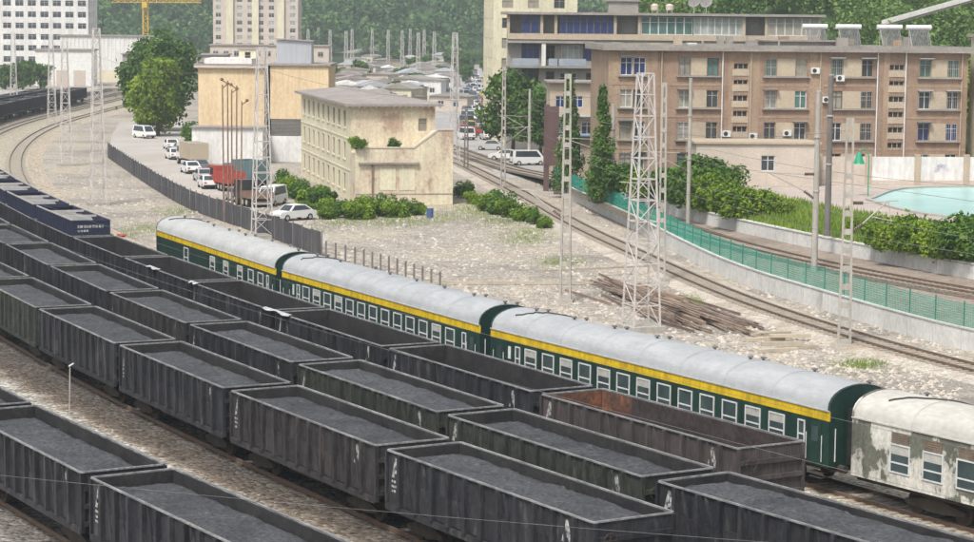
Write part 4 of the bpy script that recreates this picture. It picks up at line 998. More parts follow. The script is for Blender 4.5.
for p0_, p1_, py in ((555,583,73),(510,536,74),(546,556,74)): box_obj('balcony_front', mat('pale_blue_panel',(.24,.28,.33),(.32,.35,.38),scale=.8), b4, gx(p0_),gx(p1_),-1.52,-1.42,gz(66)+.002,gz(66)+1.0)
for k, (px, lb) in enumerate(((620,'left'),(653,'middle'),(668,'right'))):
    d = empty('rooftop_tank', (GX+gx(px), GY+4, TOP+.35), 0, f'small water tank on the grey building roof, {lb} of three', 'tank', 'rooftop water tanks'); t = MB(); t.lathe([(.5,0),(.55,.1),(.55,.7),(.3,.9),(.1,.95)],(0,0,.4),12); t.build('drum', M_pink if k else M_grey, d); s_ = MB(); [s_.box(a-.04,a+.04,b-.04,b+.04,0,.42) for a in (-.35,.35) for b in (-.35,.35)]; s_.build('stand', M_steel, d)
for k, (px, lb) in enumerate(((692,'left'),(704,'right'))):
    d = empty('satellite_dish', (GX+gx(px), GY+3, TOP+.35), 0, f'white satellite dish on the grey building roof, {lb} one', 'dish', 'satellite dishes'); t = MB(); t.tube([(0,0,0),(0,0,1.5)],.06,6); t.build('stand', M_steel, d); t = MB(); t.lathe([(.95,0),(.8,.12),(.5,.25),(.1,.3)],(0,0,0),16); o_ = t.build('reflector', M_tank, d); o_.location = (0,-.2,1.7); o_.rotation_euler = (R(-60),0,R(20))
ht = empty('rooftop_hut', (GX+gx(606),GY+3,TOP+.35), 0, 'small gabled hut on the grey building roof', 'hut'); box_obj('wall', M_grey, ht, 0,4.2,0,3,0,1.6); g = MB(); g.prism([(-.4,1.602),(4.6,1.602),(2.1,2.9)],-.3,3.3); g.build('roof', M_slab, ht)
# lean-to shops below its left part
hs_ = empty('lane_house', ((548-487)/FPX*272,272,0), R(2), 'weathered house with pale blue panels between the grey and brick buildings', 'house')
facade(hs_, (0,0,0), 0, 0, 6.6, 0, 11.2, M_spandrel, [(1.3,8.2,1.2,1.4),(3.4,8.2,1.3,1.4),(5.4,8.2,1.0,1.4),(1.6,4.9,1.6,1.5),(4.6,4.9,1.4,1.5),(2.4,1.4,1.6,1.6)], F_white, [G_dark,G_pale,G_blue]); box_obj('body', M_spandrel, hs_, .003,6.597,.23,7,0,11.198); box_obj('roof', M_slab, hs_, -.4,7,-.7,7.3,11.202,11.4); box_obj('awning', M_silver, hs_, -.2,6.8,-1.1,-.01,7.1,7.25); box_obj('awning', mat('faded_blue',(.27,.34,.42),(.33,.38,.44),scale=.7), hs_, .3,6.2,-1.3,-.01,3.9,4.05)
sh = empty('shop_shed', (8.0,243.5,0), R(2), 'low shop shed with a blue roof below the grey building', 'shed')
facade(sh, (0,0,0), 0, 0, 7, 0, 6.2, M_spandrel, [(1.5,3.6,1.4,1.5),(4.6,3.6,1.8,1.5)], F_white, [G_dark,G_pale]); box_obj('body', M_spandrel, sh, .003,6.997,.23,2.2,0,6.198); box_obj('roof', mat('blue_sheet', (.16,.22,.33),(.22,.27,.36),scale=.8), sh, -.3,7.3,-.9,2.3,6.202,6.34)
# --- cream tower behind the grey building
b5 = empty('cream_tower', (.6,345,0), R(4), 'tall cream apartment tower behind the grey building', 'building')
shell(b5, 13, 22, 30, M_creamwall, front=[(2.2+4*k,2+3.1*j,1.7,1.6) for k in range(3) for j in range(9)], left=[(3+4.2*k,2+3.1*j,1.6,1.6) for k in range(5) for j in range(9)], fm=F_tan, gms=[G_dark,G_curt,G_blue])
rf = MB(); rf.slab([(-.4,-.4),(13.4,-.4),(13.4,22.4),(-.4,22.4)],30.002,30.4); rf.build('roof', M_slab, b5)
# --- cream end wall at the right edge
b6 = empty('cream_house', (50.2,221.0,YC), R(6), 'cream house at the right edge beside the brick building', 'building')
shell(b6, 9, 8, 14.5, M_creamwall, front=[(2.6+3.6*k,2+3.2*j,1.5,1.6) for k in range(2) for j in range(4)], fm=F_white, gms=[G_dark]); rf = MB(); rf.slab([(-.4,-.4),(9.4,-.4),(9.4,8.4),(-.4,8.4)],14.502,14.8); rf.build('roof', M_slab, b6)

# --- white panelled wall with picture, beige low building, pool
def along(a, b, t): return a+(b-a)*t
ws = Vector((32.4,217.6,YC)); we = Vector((52,219.4,YC)); wd_ = (we-ws).normalized(); wrz = math.atan2(wd_.y, wd_.x)
ww = empty('boundary_wall', ws, wrz, 'white panelled boundary wall with tan pillars in front of the brick building', 'wall')
LW = (we-ws).length; n = 4
for k in range(n+1): box_obj('pillar', M_spandrel, ww, LW*k/n-.28,LW*k/n+.28,-.28,.28,0,3.0)
for k in range(n): box_obj('panel', M_whitewall if k else M_pink, ww, LW*k/n+.283,LW*(k+1)/n-.283,-.12,.12,.45,2.75)
for k in range(n): box_obj('base', M_pink, ww, LW*k/n+.283,LW*(k+1)/n-.283,-.2,.2,0,.447)
pic = MB(); cx_ = LW*.625
for k in range(18):
    a = math.pi*k/17; pic.quad((cx_+.75*math.cos(a),-.124,1.35+.75*math.sin(a)),(cx_+.75*math.cos(a+.18),-.124,1.35+.75*math.sin(a+.18)),(cx_+.2*math.cos(a+.18),-.124,1.35+.2*math.sin(a+.18)),(cx_+.2*math.cos(a),-.124,1.35+.2*math.sin(a)))
pic.build('painted_emblem', mat('emblem_grey', (.32,.32,.38),(.6,.58,.6),scale=5,lo=.4,hi=.6), ww)
b7 = empty('beige_outbuilding', (20.0,213.5,YC), R(5), 'low beige outbuilding with one window behind the bushes', 'building')
facade(b7, (0,0,0), 0, 0, 12, 0, 4.1, M_pink, [(7.0,1.5,1.35,1.5)], F_white, [G_dark], 2); plain(b7, (0,6,0), -math.pi/2, 0, 6, 0, 4.1, M_pink); plain(b7, (12,0,0), math.pi/2, 0, 6, 0, 4.1, M_pink); plain(b7, (12,6,0), math.pi, 0, 12, 0, 4.1, M_pink)
rf = MB(); rf.slab([(-.2,-.2),(12.2,-.2),(12.2,6.2),(-.2,6.2)],4.102,4.3); rf.build('roof', M_spandrel, b7)
pool = [at(868,200,YC),at(905,189,YC),at(990,188,YC),at(1010,196,YC),at(1010,222,YC),at(960,219,YC),at(905,211,YC)]
po = empty('pool', pool[0]); tag(po, 'pale turquoise pool in the forecourt at right', 'pool')
o0 = pool[0]; ps = smooth_line([(p.x-o0.x,p.y-o0.y,0) for p in pool+[pool[0]]],2)[:-1]
M_water = mat('pool_turquoise', (.27,.52,.52), (.35,.58,.56), scale=.2, rough=.25, fine=.05, spec=.5)
MB().poly([(p.x,p.y,.03) for p in ps][::-1] if False else [(p.x,p.y,.03) for p in ps]).build('water', M_water, po)
rim = MB(); sweep(rim, ps+[ps[0]], .5, -.05, .16); rim.build('kerb', M_conc, po)

# --- far buildings, left
def tower(name, px0, px1, ytop, Y, depth, m, label, ncol, rowh, gms, fm, zbase=0, zmax=None, ww_=1.5, wh=1.6, rz=0, cat='building'):
    a, b = atd(px0, ytop, Y), atd(px1, ytop, Y); w_ = b.x-a.x; h = (zmax or a.z)-zbase
    r_ = empty(name, (a.x, Y, zbase), rz, label, cat)
    cols_ = [w_*(k+.5)/ncol for k in range(ncol)]; nr = int(h/rowh)
    fr = [(x, 1.0+rowh*j, ww_, wh) for x in cols_ for j in range(nr) if 1+rowh*j+wh < h-.3]
    sd_ = [(x, 1.0+rowh*j, 1.3, wh) for x in np.arange(2.5, depth-2, 4.0) for j in range(nr) if 1+rowh*j+wh < h-.3]
    shell(r_, w_, depth, h, m, front=fr, left=sd_, right=sd_, fm=fm, gms=gms, split=2)
    rf = MB(); rf.slab([(-.3,-.3),(w_+.3,-.3),(w_+.3,depth+.3),(-.3,depth+.3)],h+.002,h+.4); rf.build('roof', M_slab, r_)
    return r_, w_, h
r_, w_, h_ = tower('apartment_block', -12, 88, 0, 690, 16, M_whitewall, 'white apartment block with dark window bands at upper left', 8, 3.45, [G_dark,G_black], F_white, zmax=34, ww_=2.6, wh=1.8)
r_, w_, h_ = tower('apartment_block', 213, 298, 0, 900, 18, M_pink, 'tall pinkish apartment tower far behind the apricot building', 8, 3.0, [G_dark,G_pale,G_black], F_white, zmax=60, ww_=2.2, wh=1.7)
for k in range(3): box_obj('balcony_stack', M_creamwall, r_, w_*(.16+.3*k),w_*(.24+.3*k),-1.3,-.01,0,h_-2)
ws_ = empty('warehouse', (-123,640,0), R(3), 'long white warehouse with ribbed wall beyond the left curve', 'warehouse')
box_obj('wall', M_whitewall, ws_, 0,28,0,14,0,13.0)
for k in range(24): box_obj('rib', M_tank, ws_, .4+k*1.17,.65+k*1.17,-.14,-.002,0,12.95)
rf = MB(); rf.slab([(-.4,-.4),(28.4,-.4),(28.4,14.4),(-.4,14.4)],13.002,13.4); rf.build('roof', M_slab, ws_); box_obj('lower_band', M_creamwall, ws_, -.3,28.3,-.5,-.16,0,3.4)
wt = empty('warehouse', (-122,600,0), R(3), 'lower white warehouse in front of the ribbed one at left', 'warehouse'); box_obj('wall', M_tank, wt, 0,15,0,12,0,9.5); box_obj('roof', M_slab, wt, -.4,15.4,-.4,12.4,9.502,9.9); [box_obj('door', M_pink, wt, 1+k*4.6,4.2+k*4.6,-.06,-.002,0,4.2) for k in range(3)]
for k, (x, Y, wdt, dp, hh, m_, lb) in enumerate(((-92,560,26,12,10.5,M_grey,'long grey roofed shed behind the apricot building, nearer one'),(-80,640,34,14,12,M_pink,'long reddish shed behind the apricot building, farther one'),(-62,520,16,10,8.5,M_spandrel,'tan shed right of the silver rooftop shed'),(-58,470,13,30,4.2,M_grey,'long brown ridged shed roof beyond the cream building'),(-43,450,9,26,4.0,M_slab,'second long ridged shed roof beyond the cream building'))):
    r_ = empty('shed', (x,Y,0), R(6 if k > 2 else 2), lb, 'shed', 'sheds beyond the yard buildings'); box_obj('wall', m_, r_, 0,wdt,0,dp,0,hh-1.2)
    g = MB(); g.prism([(-.4,hh-1.21),(wdt+.4,hh-1.21),(wdt/2,hh+.5)], -.4, dp+.4) if k > 2 else g.box(-.4,wdt+.4,-.4,dp+.4,hh-1.198,hh-.9); g.build('roof', M_slab, r_)
    if k < 3:
        for j in range(int(wdt/3)): window(r_, (0,-.02,0), 0, 1.6+j*3, hh-4.2, 1.6, 1.5, F_white, G_dark, 2, .02)
rgh = random.Random(11); WN = [(M_whitewall,'white'),(M_creamwall,'cream'),(M_pink,'pinkish'),(M_grey,'grey'),(M_spandrel,'tan')]; RN = [(M_slab,'brown'),(M_silver,'silver'),(M_grey,'grey'),(M_slab,'brown'),(M_whitewall,'white'),(M_grey,'grey')]
for k in range(105):
    px, py = rgh.uniform(345,462), rgh.uniform(46,112); q = at(px, py); Y = q.y
    if (px > 452-(py-50)*.0 and py > 70) or Y < 400: continue
    wdt, dp, hh = rgh.uniform(4,8.5), rgh.uniform(5,9), rgh.uniform(2.6,4.6); (wm, wn_), (rm, rn_) = rgh.choice(WN), rgh.choice(RN)
    r_ = empty('low_house', (q.x-wdt/2,Y,0), R(rgh.uniform(-25,25)), f'small low {wn_} house with {rn_} roof left of the far street', 'house', f'low {wn_} houses with {rn_} roofs')
    facade(r_, (0,0,0), 0, 0, wdt, 0, hh, wm, [(wdt*.3,1,1.3,1.2),(wdt*.7,1,1.3,1.2)], F_white, [G_dark]); box_obj('body', wm, r_, .003,wdt-.003,.21,dp,0,hh-.002)
    g = MB(); g.prism([(-.4,hh+.002),(wdt+.4,hh+.002),(wdt/2,hh+rgh.uniform(.5,1.3))], -.4, dp+.4); g.build('roof', rm, r_)
# concrete viaduct at the foot of the far hill
vp = smooth_line([atd(236,66,1000),atd(320,58,980),atd(372,48,980),atd(420,40,1020),atd(480,40,1060)],20)
vd = empty('viaduct', (0,0,0)); tag(vd, 'pale concrete viaduct crossing in front of the far wooded hill', 'viaduct'); d_ = MB(); sweep(d_, vp, 9, -1.4, 0); d_.build('deck', M_concw, vd)
p_ = MB(); sweep(p_, offset_line(vp,-4.4), .4, .002, 1.1); p_.build('parapet', M_whitewall, vd)
for q in vp[::2]: box_obj('pier', M_concw, vd, q.x-1,q.x+1,q.y-1.5,q.y+1.5,0,max(.3,q.z-1.41))
# tower crane far left
cr = empty('tower_crane', (-123,800,0), 0, 'yellow tower crane above the white warehouse', 'crane'); M_crane = mat('crane_yellow', (.62,.40,.05), (.5,.33,.05), scale=1)
def lattice(mb, p, q, w0, w1, step, t):
    p, q = Vector(p), Vector(q); d = (q-p); L = d.length; d.normalize(); u = Vector((0,0,1)) if abs(d.z) < .9 else Vector((1,0,0)); a = d.cross(u).normalized(); b = a.cross(d)
    n = max(2, int(L/step)); C = []
    for i in range(n+1):
        k = i/n; ww_ = (w0+(w1-w0)*k)/2; c = p+d*(L*k); C.append([c+a*ww_+b*ww_, c-a*ww_+b*ww_, c-a*ww_-b*ww_, c+a*ww_-b*ww_])
    for j in range(4): mb.bar(C[0][j], C[-1][j], t*1.7)
    for i in range(n):
        for j in range(4):
            j2 = (j+1)%4; mb.bar(C[i][j], C[i+1][j2] if i%2 else C[i+1][j2], t); 
            if i: mb.bar(C[i][j], C[i][j2], t)
    return mb
cm = MB(); lattice(cm, (0,0,0),(0,0,28),1.8,1.8,2.5,.16); cm.build('mast', M_crane, cr); cj = MB(); lattice(cj, (-12,0,24.5),(20,0,24.5),1.4,1.0,2.2,.14); cj.build('jib', M_crane, cr); box_obj('cab', M_crane, cr, -.9,.9,-2.6,-1.1,22,24)

# ------------------------------------------------------------------ masts and poles
def lattice_mast(px, py, h, w0, w1, label, m=None, arms=True, face=1):
    p = at(px, py); r_ = empty('lattice_mast', p, R(20), label, 'mast', 'lattice masts of the yard')
    L = MB(); C = []; n = max(6, int(h/1.25))
    for i in range(n+1):
        k = i/n; ww = (w0+(w1-w0)*k)/2; C.append([Vector((sx*ww, sy*ww, .3+(h-.3)*k)) for sx, sy in ((1,1),(-1,1),(-1,-1),(1,-1))])
    m = m or M_steelw
    for j in range(4): MB().bar(C[0][j], C[-1][j], .095).build('leg', m, r_)
    for i in range(n):
        for j in range(4):
            j2 = (j+1)%4; L.bar(C[i][j], C[i+1][j2], .045) if (i+j)%2 else L.bar(C[i][j2], C[i+1][j], .045); L.bar(C[i+1][j], C[i+1][j2], .06)
    L.build('bracing', m, r_); box_obj('footing', M_conc, r_, -w0/2-.3,w0/2+.3,-w0/2-.3,w0/2+.3,0,.32)
    return r_
lattice_mast(262,238,16.2,1.5,.7,'tall lattice mast beside the dark fence, left of the cream building')
M2m = lattice_mast(641,330,15.6,1.75,.75,'tall lattice mast standing by the rail piles, right of centre')
lattice_mast(98,205,17.5,1.45,.6,'lattice mast on the sandy ground at left, nearer one')
lattice_mast(66,166,15.5,1.4,.6,'lattice mast on the sandy ground at left, middle one')
lattice_mast(52,126,15.5,1.4,.6,'lattice mast beside the curving tracks, farthest left but one')
lattice_mast(14,112,15.5,1.4,.6,'lattice mast near the left edge by the distant wagons')
lattice_mast(454,163,17,1.2,.5,'slender lattice mast at the mouth of the street')
for k, (px, py) in enumerate(((330,74),(352,70),(372,66),(388,72),(308,70),(402,74),(318,62),(338,60),(360,58),(380,60),(410,66),(424,70),(434,78),(418,84),(346,80),(398,62))): lattice_mast(px, py, 15, 1.2, .6, 'distant lattice mast of the far yard before the viaduct')['group'] = 'distant masts of the far yard'
def insulator(mb_parent, p, q, n=6):
    p, q = Vector(p), Vector(q); b = MB(); b.tube([p,q],.035,5)
    for k in range(n):
        c = p+(q-p)*((k+.5)/n); d = (q-p).normalized()*.03; b.tube([c-d,c+d],.11,8)
    return b.build('insulator', M_porc, mb_parent)
def cantilever(r_, z, reach, ang, m):
    d = Vector((math.cos(ang), math.sin(ang), 0)); up = Vector((0,0,1)); base = Vector((0,0,z)); tip = d*reach+up*(z+.15)
    b = MB(); b.tube([base+d*.9, tip],.035,6); b.build('cantilever_tube', m, r_); insulator(r_, base+d*.18, base+d*.9)
    lo = base-up*1.7; b = MB(); b.tube([lo+d*.9+up*.5, tip-d*.6],.04,6); b.build('strut', m, r_); insulator(r_, lo+d*.18, lo+d*.9+up*.5)
    b = MB(); b.tube([tip-d*.3-up*1.2, tip-d*1.6-up*.95],.025,5); b.tube([tip-d*.6, tip-d*.4-up*1.3],.02,5); b.build('steady_arm', m, r_)
def h_pole(px, py, h, label, m=None, arm=None, z=0, w0=.62, w1=.36):
    m = m or M_conc; p = at(px, py, z); r_ = empty('concrete_mast', p, R(-8), label, 'mast', 'concrete masts with square holes')
    b = MB(); n = int(h/1.1)
    for s in (-1,1): b.bar((s*(w0/2-.07),0,0),(s*(w1/2-.06),0,h),.15,.34,up=(0,1,0),w2=.12,h2=.26)
    for k in range(n+1):
        zz = .3+(h-.45)*k/n; ww = w0+(w1-w0)*zz/h; b.box(-ww/2+.13,ww/2-.12,-.12,.12,zz-.16,zz+.16)
    b.build('shaft', m, r_); box_obj('footing', M_conc, r_, -.55,.55,-.45,.45,-.2,.18)
    if arm: cantilever(r_, arm[0], arm[1], arm[2], M_steel)
    return r_
LW_, RW_ = math.pi, 0.0
h_pole(503,190,13.6,'concrete mast with square holes before the ivy trees, by the street',arm=(6.9,3.2,R(8)))
h_pole(565,302,15.2,'tall concrete mast with square holes right behind the middle coach',arm=(7.3,3.4,R(170)), w0=.8, w1=.45)
h_pole(661,284,14.4,'concrete mast with square holes beside the big lattice mast',arm=(7.2,3.2,R(200)))
h_pole(844,347,13.3,'concrete mast with square holes at right, beside the low retaining wall',arm=(8.4,3.0,R(15)), w0=.82, w1=.45)
h_pole(466,170,7.6,'short concrete mast with holes at the street mouth',M_concd)
def round_pole(px, py, z, h, r0, label, m=None, arm=None):
    p = at(px, py, z); r_ = empty('round_pole', p, 0, label, 'pole', 'round poles along the terrace'); b = MB(); b.tube([(0,0,0),(0,0,h*.5),(0,0,h)],r0,12,r0*.72); b.build('shaft', m or M_conc, r_, smooth=False)
    t = MB(); t.tube([(0,0,h-.01),(0,0,h+.08)],r0*.8,10); t.build('cap', M_steel, r_)
    for k in (.45,.75): c = MB(); c.tube([(0,0,h*k-.06),(0,0,h*k+.06)],r0*1.08,12); c.build('band', M_steel, r_)
    if arm: cantilever(r_, *arm, M_steel)
    return r_
round_pole(529,165,0,9.8,.22,'pale round pole in front of the parked white van', arm=(6.3,4.0,R(175)))
round_pole(612,201,TZ,9.4,.26,'pale round pole left of the big lattice mast', arm=(6.0,5.5,R(182)))
round_pole(688,224,TZ,12.6,.2,'pale round pole in front of the brick building, behind the green fence', arm=(6.2,4.2,R(195)))
round_pole(814,271,TZ,12.7,.24,'tall pale round pole on the terrace, right of centre', arm=(6.9,4.2,R(190)))
round_pole(827,236,2.6,12.2,.26,'tall dark round pole among the bushes', M_concd)
# rusty pole cluster by the yard lane
for k, (px, h, lb) in enumerate(((224,12.6,'leftmost'),(228.5,13.0,'second from left'),(232,12.2,'third from left'),(236.5,12.6,'fourth from left'),(241,11.2,'rightmost'))):
    p = at(px, 222+k*.8); r_ = empty('rusty_pole', p, 0, f'thin rusty pole in the cluster beside the dark fence, {lb}', 'pole', 'rusty poles in a cluster'); b = MB(); b.tube([(0,0,0),(0.05*(k-2),0,h)],.085,7,.06); b.build('shaft', M_rust, r_)
    b = MB(); b.tube([(0.05*(k-2),0,h-.3),(.05*(k-2)+(-.5 if k%2 else .5),-.2,h+.05)],.05,6); b.lathe([(.05,0),(.16,.1),(.16,.22),(.05,.3)],(.05*(k-2)+(-.5 if k%2 else .5),-.2,h-.05),8); b.build('lamp_arm', M_rust, r_)
# brown gantry column by the crossing
p = at(546,192); g_ = empty('brown_column', p, R(4), 'broad dark brown steel column beside the end of the green fence', 'column'); M_brown = mat('brown_steel', (.105,.065,.062),(.14,.09,.085),scale=1,stretch=(2,2,.4))
b = MB(); b.box(-.28,.28,-.28,.28,0,9.6); b.build('post', M_brown, g_); box_obj('panel', M_brown, g_, -.3,1.3,-.34,.34,2.9,9.4); box_obj('base_plate', M_steel, g_, -.5,.5,-.5,.5,0,.06)
# green bell-shaped lamp near the wall
p = at(858,196,YC); gl_ = empty('garden_lamp', p, 0, 'green garden lamp with a bell shade by the pool', 'lamp'); M_lampg = mat('lamp_green', (.02,.24,.13),(.03,.30,.17),scale=2,rough=.4)
b = MB(); b.tube([(0.9,0,0),(.9,0,3.6),(.75,0,4.15),(.35,0,4.35),(0,0,4.1)],.055,7); b.build('post', M_lampg, gl_); b = MB(); b.lathe([(.55,0),(.5,.08),(.22,.9),(.1,1.05)],(0,0,2.95),12); b.build('shade', M_lampg, gl_)
# thin whip pole on the gravel
p = at(69.5,417,.22); sp_ = empty('marker_post', p, R(1), 'thin leaning post with a small white head on the gravel between the wagon rows', 'post'); b = MB(); b.tube([(0,0,0),(.05,0,2.45)],.028,6); b.build('shaft', M_steel, sp_); b = MB(); b.bar((.0,0,2.38),(.22,-.05,2.52),.09,.06); b.build('head', M_tank, sp_)
# overhead wires
def wire(pts, z, sag, label, r=.014, n=8):
    b = MB(); o = Vector((pts[0][0], pts[0][1], 0)); line = []
    for (a, c) in zip(pts, pts[1:]):
        for k in range(n): t = k/n; line.append((a[0]+(c[0]-a[0])*t-o.x, a[1]+(c[1]-a[1])*t-o.y, z-sag*4*t*(1-t)))
    line.append((pts[-1][0]-o.x, pts[-1][1]-o.y, z)); b.tube(line, r, 4); w_ = b.build('overhead_wire', M_wire, None, loc=o); tag(w_, label, 'wire', 'overhead wires'); return w_
def sub(pts, st, lo=0, hi=9999): return [(p.x,p.y) for p in pts if lo < p.y < hi][::st]
wire(sub(R1,14,95,420), 6.1, .02, 'lower contact wire above the embankment track'); wire(sub(R1,14,95,420), 7.4, .5, 'upper carrier wire above the embankment track')
wire(sub(R2,12,110,330), 7.2, .02, 'lower contact wire above the terrace track'); wire(sub(R2,12,110,330), 8.4, .5, 'upper carrier wire above the terrace track')
def xy(px, py): q = at(px, py); return (q.x, q.y)
wire([xy(262,238),xy(641,330)], 14.5, 1.5, 'long span wire between the two tall lattice masts', .012, 20)
wire([xy(262,238),xy(98,205)], 14.8, 1.2, 'span wire from the left lattice mast to the sandy ground', .012, 14)
wire([xy(503,190),xy(565,302),xy(844,347)], 12.6, .9, 'feeder wire along the concrete masts', .012, 14)
wire([xy(612,194),xy(688,224),xy(814,271)], 10.0, .6, 'feeder wire along the round poles', .012, 12)
for k_, nm_ in (('P','coach'),('B','middle wagon'),('A','front wagon')):
    r_ = ROW[k_]; wire([(r_.p[i,0], r_.p[i,1]) for i in range(30,250,45)], 6.6, .25, f'thin contact wire above the {nm_} track', .006)
rD = ROW['D']; wire([(-60,38),(-22,66),(20,52)], 5.6, .3, 'wire crossing low over the nearest wagons', .005, 12)

# ------------------------------------------------------------------ dark sheet fence
fl = smooth_line([at(108,158),at(128,172),at(155,190),at(191,210),at(250,231),at(322,257)],1.0)
fr_ = resample(fl, 46); o0 = Vector((fr_[0].x, fr_[0].y, 0)); df = empty('sheet_fence', o0, 0, 'dark grey sheet metal fence along the yard lane', 'fence')
for i, (a, b) in enumerate(zip(fr_, fr_[1:])):
    a, b = a-o0, b-o0; d = (b-a).normalized(); z1 = 1.95+random.uniform(-.06,.06); tl = random.uniform(-.05,.05)
    q = MB().bar(a+d*.05+Vector((0,0,.08)), b-d*.05+Vector((0,0,.08)), .02,.02); q = MB(); nn = Vector((-d.y,d.x,0))
    k = 6; prev = None
    for s in range(k+1):
        c = a+d*.05+(b-a-d*.1)*(s/k)+nn*(.03 if s%2 else -.03); 
        if prev: q.quad(prev+Vector((0,0,.06)), c+Vector((0,0,.06)), c+nn*tl+Vector((0,0,z1)), prev+nn*tl+Vector((0,0,z1)))
        prev = c
    q.build('sheet', M_fence, df); box = MB().box(-.05,.05,-.05,.05,0,2.1).build('post', M_concd, df, loc=a)
box_obj('post', M_concd, df, *(lambda e: (e.x-.05,e.x+.05,e.y-.05,e.y+.05,0,2.1))(fr_[-1]-o0))
f2 = resample(smooth_line([at(326,258),at(360,266),at(400,278),at(440,291)],1), 14); o0 = Vector((f2[0].x,f2[0].y,0)); pf = empty('post_fence', o0, 0, 'row of dark posts joined by wires behind the middle coach', 'fence')
for p in f2: box_obj('post', M_concd, pf, *(lambda e: (e.x-.07,e.x+.07,e.y-.07,e.y+.07,0,1.35))(p-o0))
for z in (.5,1.1): b = MB(); b.tube([p-o0+Vector((0,0,z)) for p in f2],.015,4); b.build('rail_wire', M_wire, pf)

# ------------------------------------------------------------------ stacked rails, timbers, sleepers, rubble
rg = random.Random(5)
def stack_item(name, mesh, loc, rz, tilt, label, cat, group):
    o = link(name, mesh, None, loc); o.rotation_euler = (0, tilt, rz); tag(o, label, cat, group); return o
RM = {}
def rail_mesh(L):
    k = round(L)
    if k not in RM: b = MB(); b.box(-L/2,L/2,-.07,.07,0,.03); b.box(-L/2,L/2,-.015,.015,.03,.12); b.box(-L/2,L/2,-.035,.035,.12,.17); RM[k] = b.mesh('old_rail', M_oldrail)
    return RM[k]
pa, pb = at(590,283), at(775,352); dr = math.atan2((pb-pa).y, (pb-pa).x)
for k in range(84):
    t = .08+.66*rg.betavariate(1.7,1.7); c = pa.lerp(pb, t); nrm = Vector((-math.sin(dr), math.cos(dr), 0)); off = rg.gauss(.5,1.25); lay = max(0, .55-abs(off)*.25)*rg.random()
    L = rg.choice((6,8,10,12)); stack_item('old_rail', rail_mesh(L), c+nrm*off+Vector((0,0,.02+lay)), dr+rg.gauss(0,.055), rg.gauss(0,.008), 'rusty length of old rail in the heap beside the tall lattice mast', 'rail', 'old rails in the heap')
tm = [MB().box(-L/2,L/2,-.13,.13,0,.2).mesh('timber', M_timber) for L in (3.2,4.5,6.0)]
for k in range(16):
    t = .1+.6*rg.betavariate(2,2.2); c = pa.lerp(pb, t); nrm = Vector((-math.sin(dr), math.cos(dr), 0)); off = rg.gauss(.5,1.2)
    stack_item('timber', tm[k%3], c+nrm*off+Vector((0,0,.02+rg.random()*.5)), dr+rg.gauss(0,.14), rg.gauss(0,.015), 'weathered brown timber in the heap of rails beside the tall lattice mast', 'timber', 'timbers in the heap')
long_ = MB().box(-9,9,-.06,.06,0,.16).mesh('long_pole', M_plank)
stack_item('long_pole', long_, at(520,285)+Vector((0,0,.1)), R(4), 0, 'long pale pole lying left of the rail heap', 'pole', None)
long2 = MB().box(-4.5,4.5,-.06,.06,0,.14).mesh('long_pole', M_plank); stack_item('long_pole', long2, at(600,276)+Vector((0,0,.5)), R(18), -.02, 'white pole lying across the top of the rail heap', 'pole', None)
sl = MB().box(-1.25,1.25,-.14,.14,0,.2).mesh('old_sleeper', M_plank)
for k, (px, py, dz, a) in enumerate(((765,341,0,18),(782,345,0,10),(772,339,.21,24),(790,341,.21,6),(778,352,0,20),(798,349,0,14))): stack_item('old_sleeper', sl, at(px,py)+Vector((0,0,dz+.01)), R(a), 0, f'pale sleeper behind the nearest green coach, {["lower left","lower middle","upper left","upper right","front left","front right"][k]} of the stack', 'sleeper', 'pale sleepers in a stack')
# rubble strewn over the sandy ground
def scatter_stones(name, n, region, smin, smax, m, label, seed):
    rr = random.Random(seed); v = []; f = []
    for k in range(n):
        p = region(rr)
        if p is None: continue
        s = smin*(smax/smin)**(rr.random()**2); b = len(v)
        for sx, sy, sz in ((1,0,0),(0,1,0),(-1,0,0),(0,-1,0),(0,0,1)): v.append((p[0]+s*(sx*rr.uniform(.6,1.2)+sy*rr.uniform(-.4,.4)), p[1]+s*(sy*rr.uniform(.6,1.2)+sx*rr.uniform(-.4,.4)), p[2]+s*sz*rr.uniform(.5,.9)))
        f += [(b,b+1,b+4),(b+1,b+2,b+4),(b+2,b+3,b+4),(b+3,b,b+4)]
    me = bpy.data.meshes.new(name); me.from_pydata(v,[],f); me.materials.append(m); o = link(name, me); tag(o, label, None, None, 'stuff'); return o
def reg_sand(rr):
    px, py = rr.uniform(60,960), rr.uniform(170,400); p = at(px, py)
    d = np.min(np.hypot(_base[:,0]-p.x, _base[:,1]-p.y)); side = p.x-np.interp(p.y,_base[:,1],_base[:,0])
    if side < 3.8: return None
    if p.x > np.interp(p.y, [q[1] for q in W1], [q[0] for q in W1])-.5: return None
    d1 = min((p.x-q.x)**2+(p.y-q.y)**2 for q in R1[::2]); 
    if d1 < 7: return None
    if p.y > 290 or (p.y > 222 and -26 < p.x < -3): return None
    return p
scatter_stones('rubble', 22000, reg_sand, .04, .26, M_rubble, 'small stones and rubble strewn over the sandy ground', 3)
def reg_gravel(rr):
    i = rr.randrange(20,120); o = rr.uniform(20.6,27.8) if rr.random() < .8 else rr.uniform(31.5,36); q = _base[i]+_nl[i]*o+_t[i]*rr.random(); return (q[0],q[1],.215)
M_grav = mat('loose_gravel', (.44,.41,.36),(.24,.21,.17),scale=6,rough=.95,world=True)
scatter_stones('loose_gravel', 26000, reg_gravel, .025, .075, M_grav, 'loose ballast stones between the wagon rows', 4)

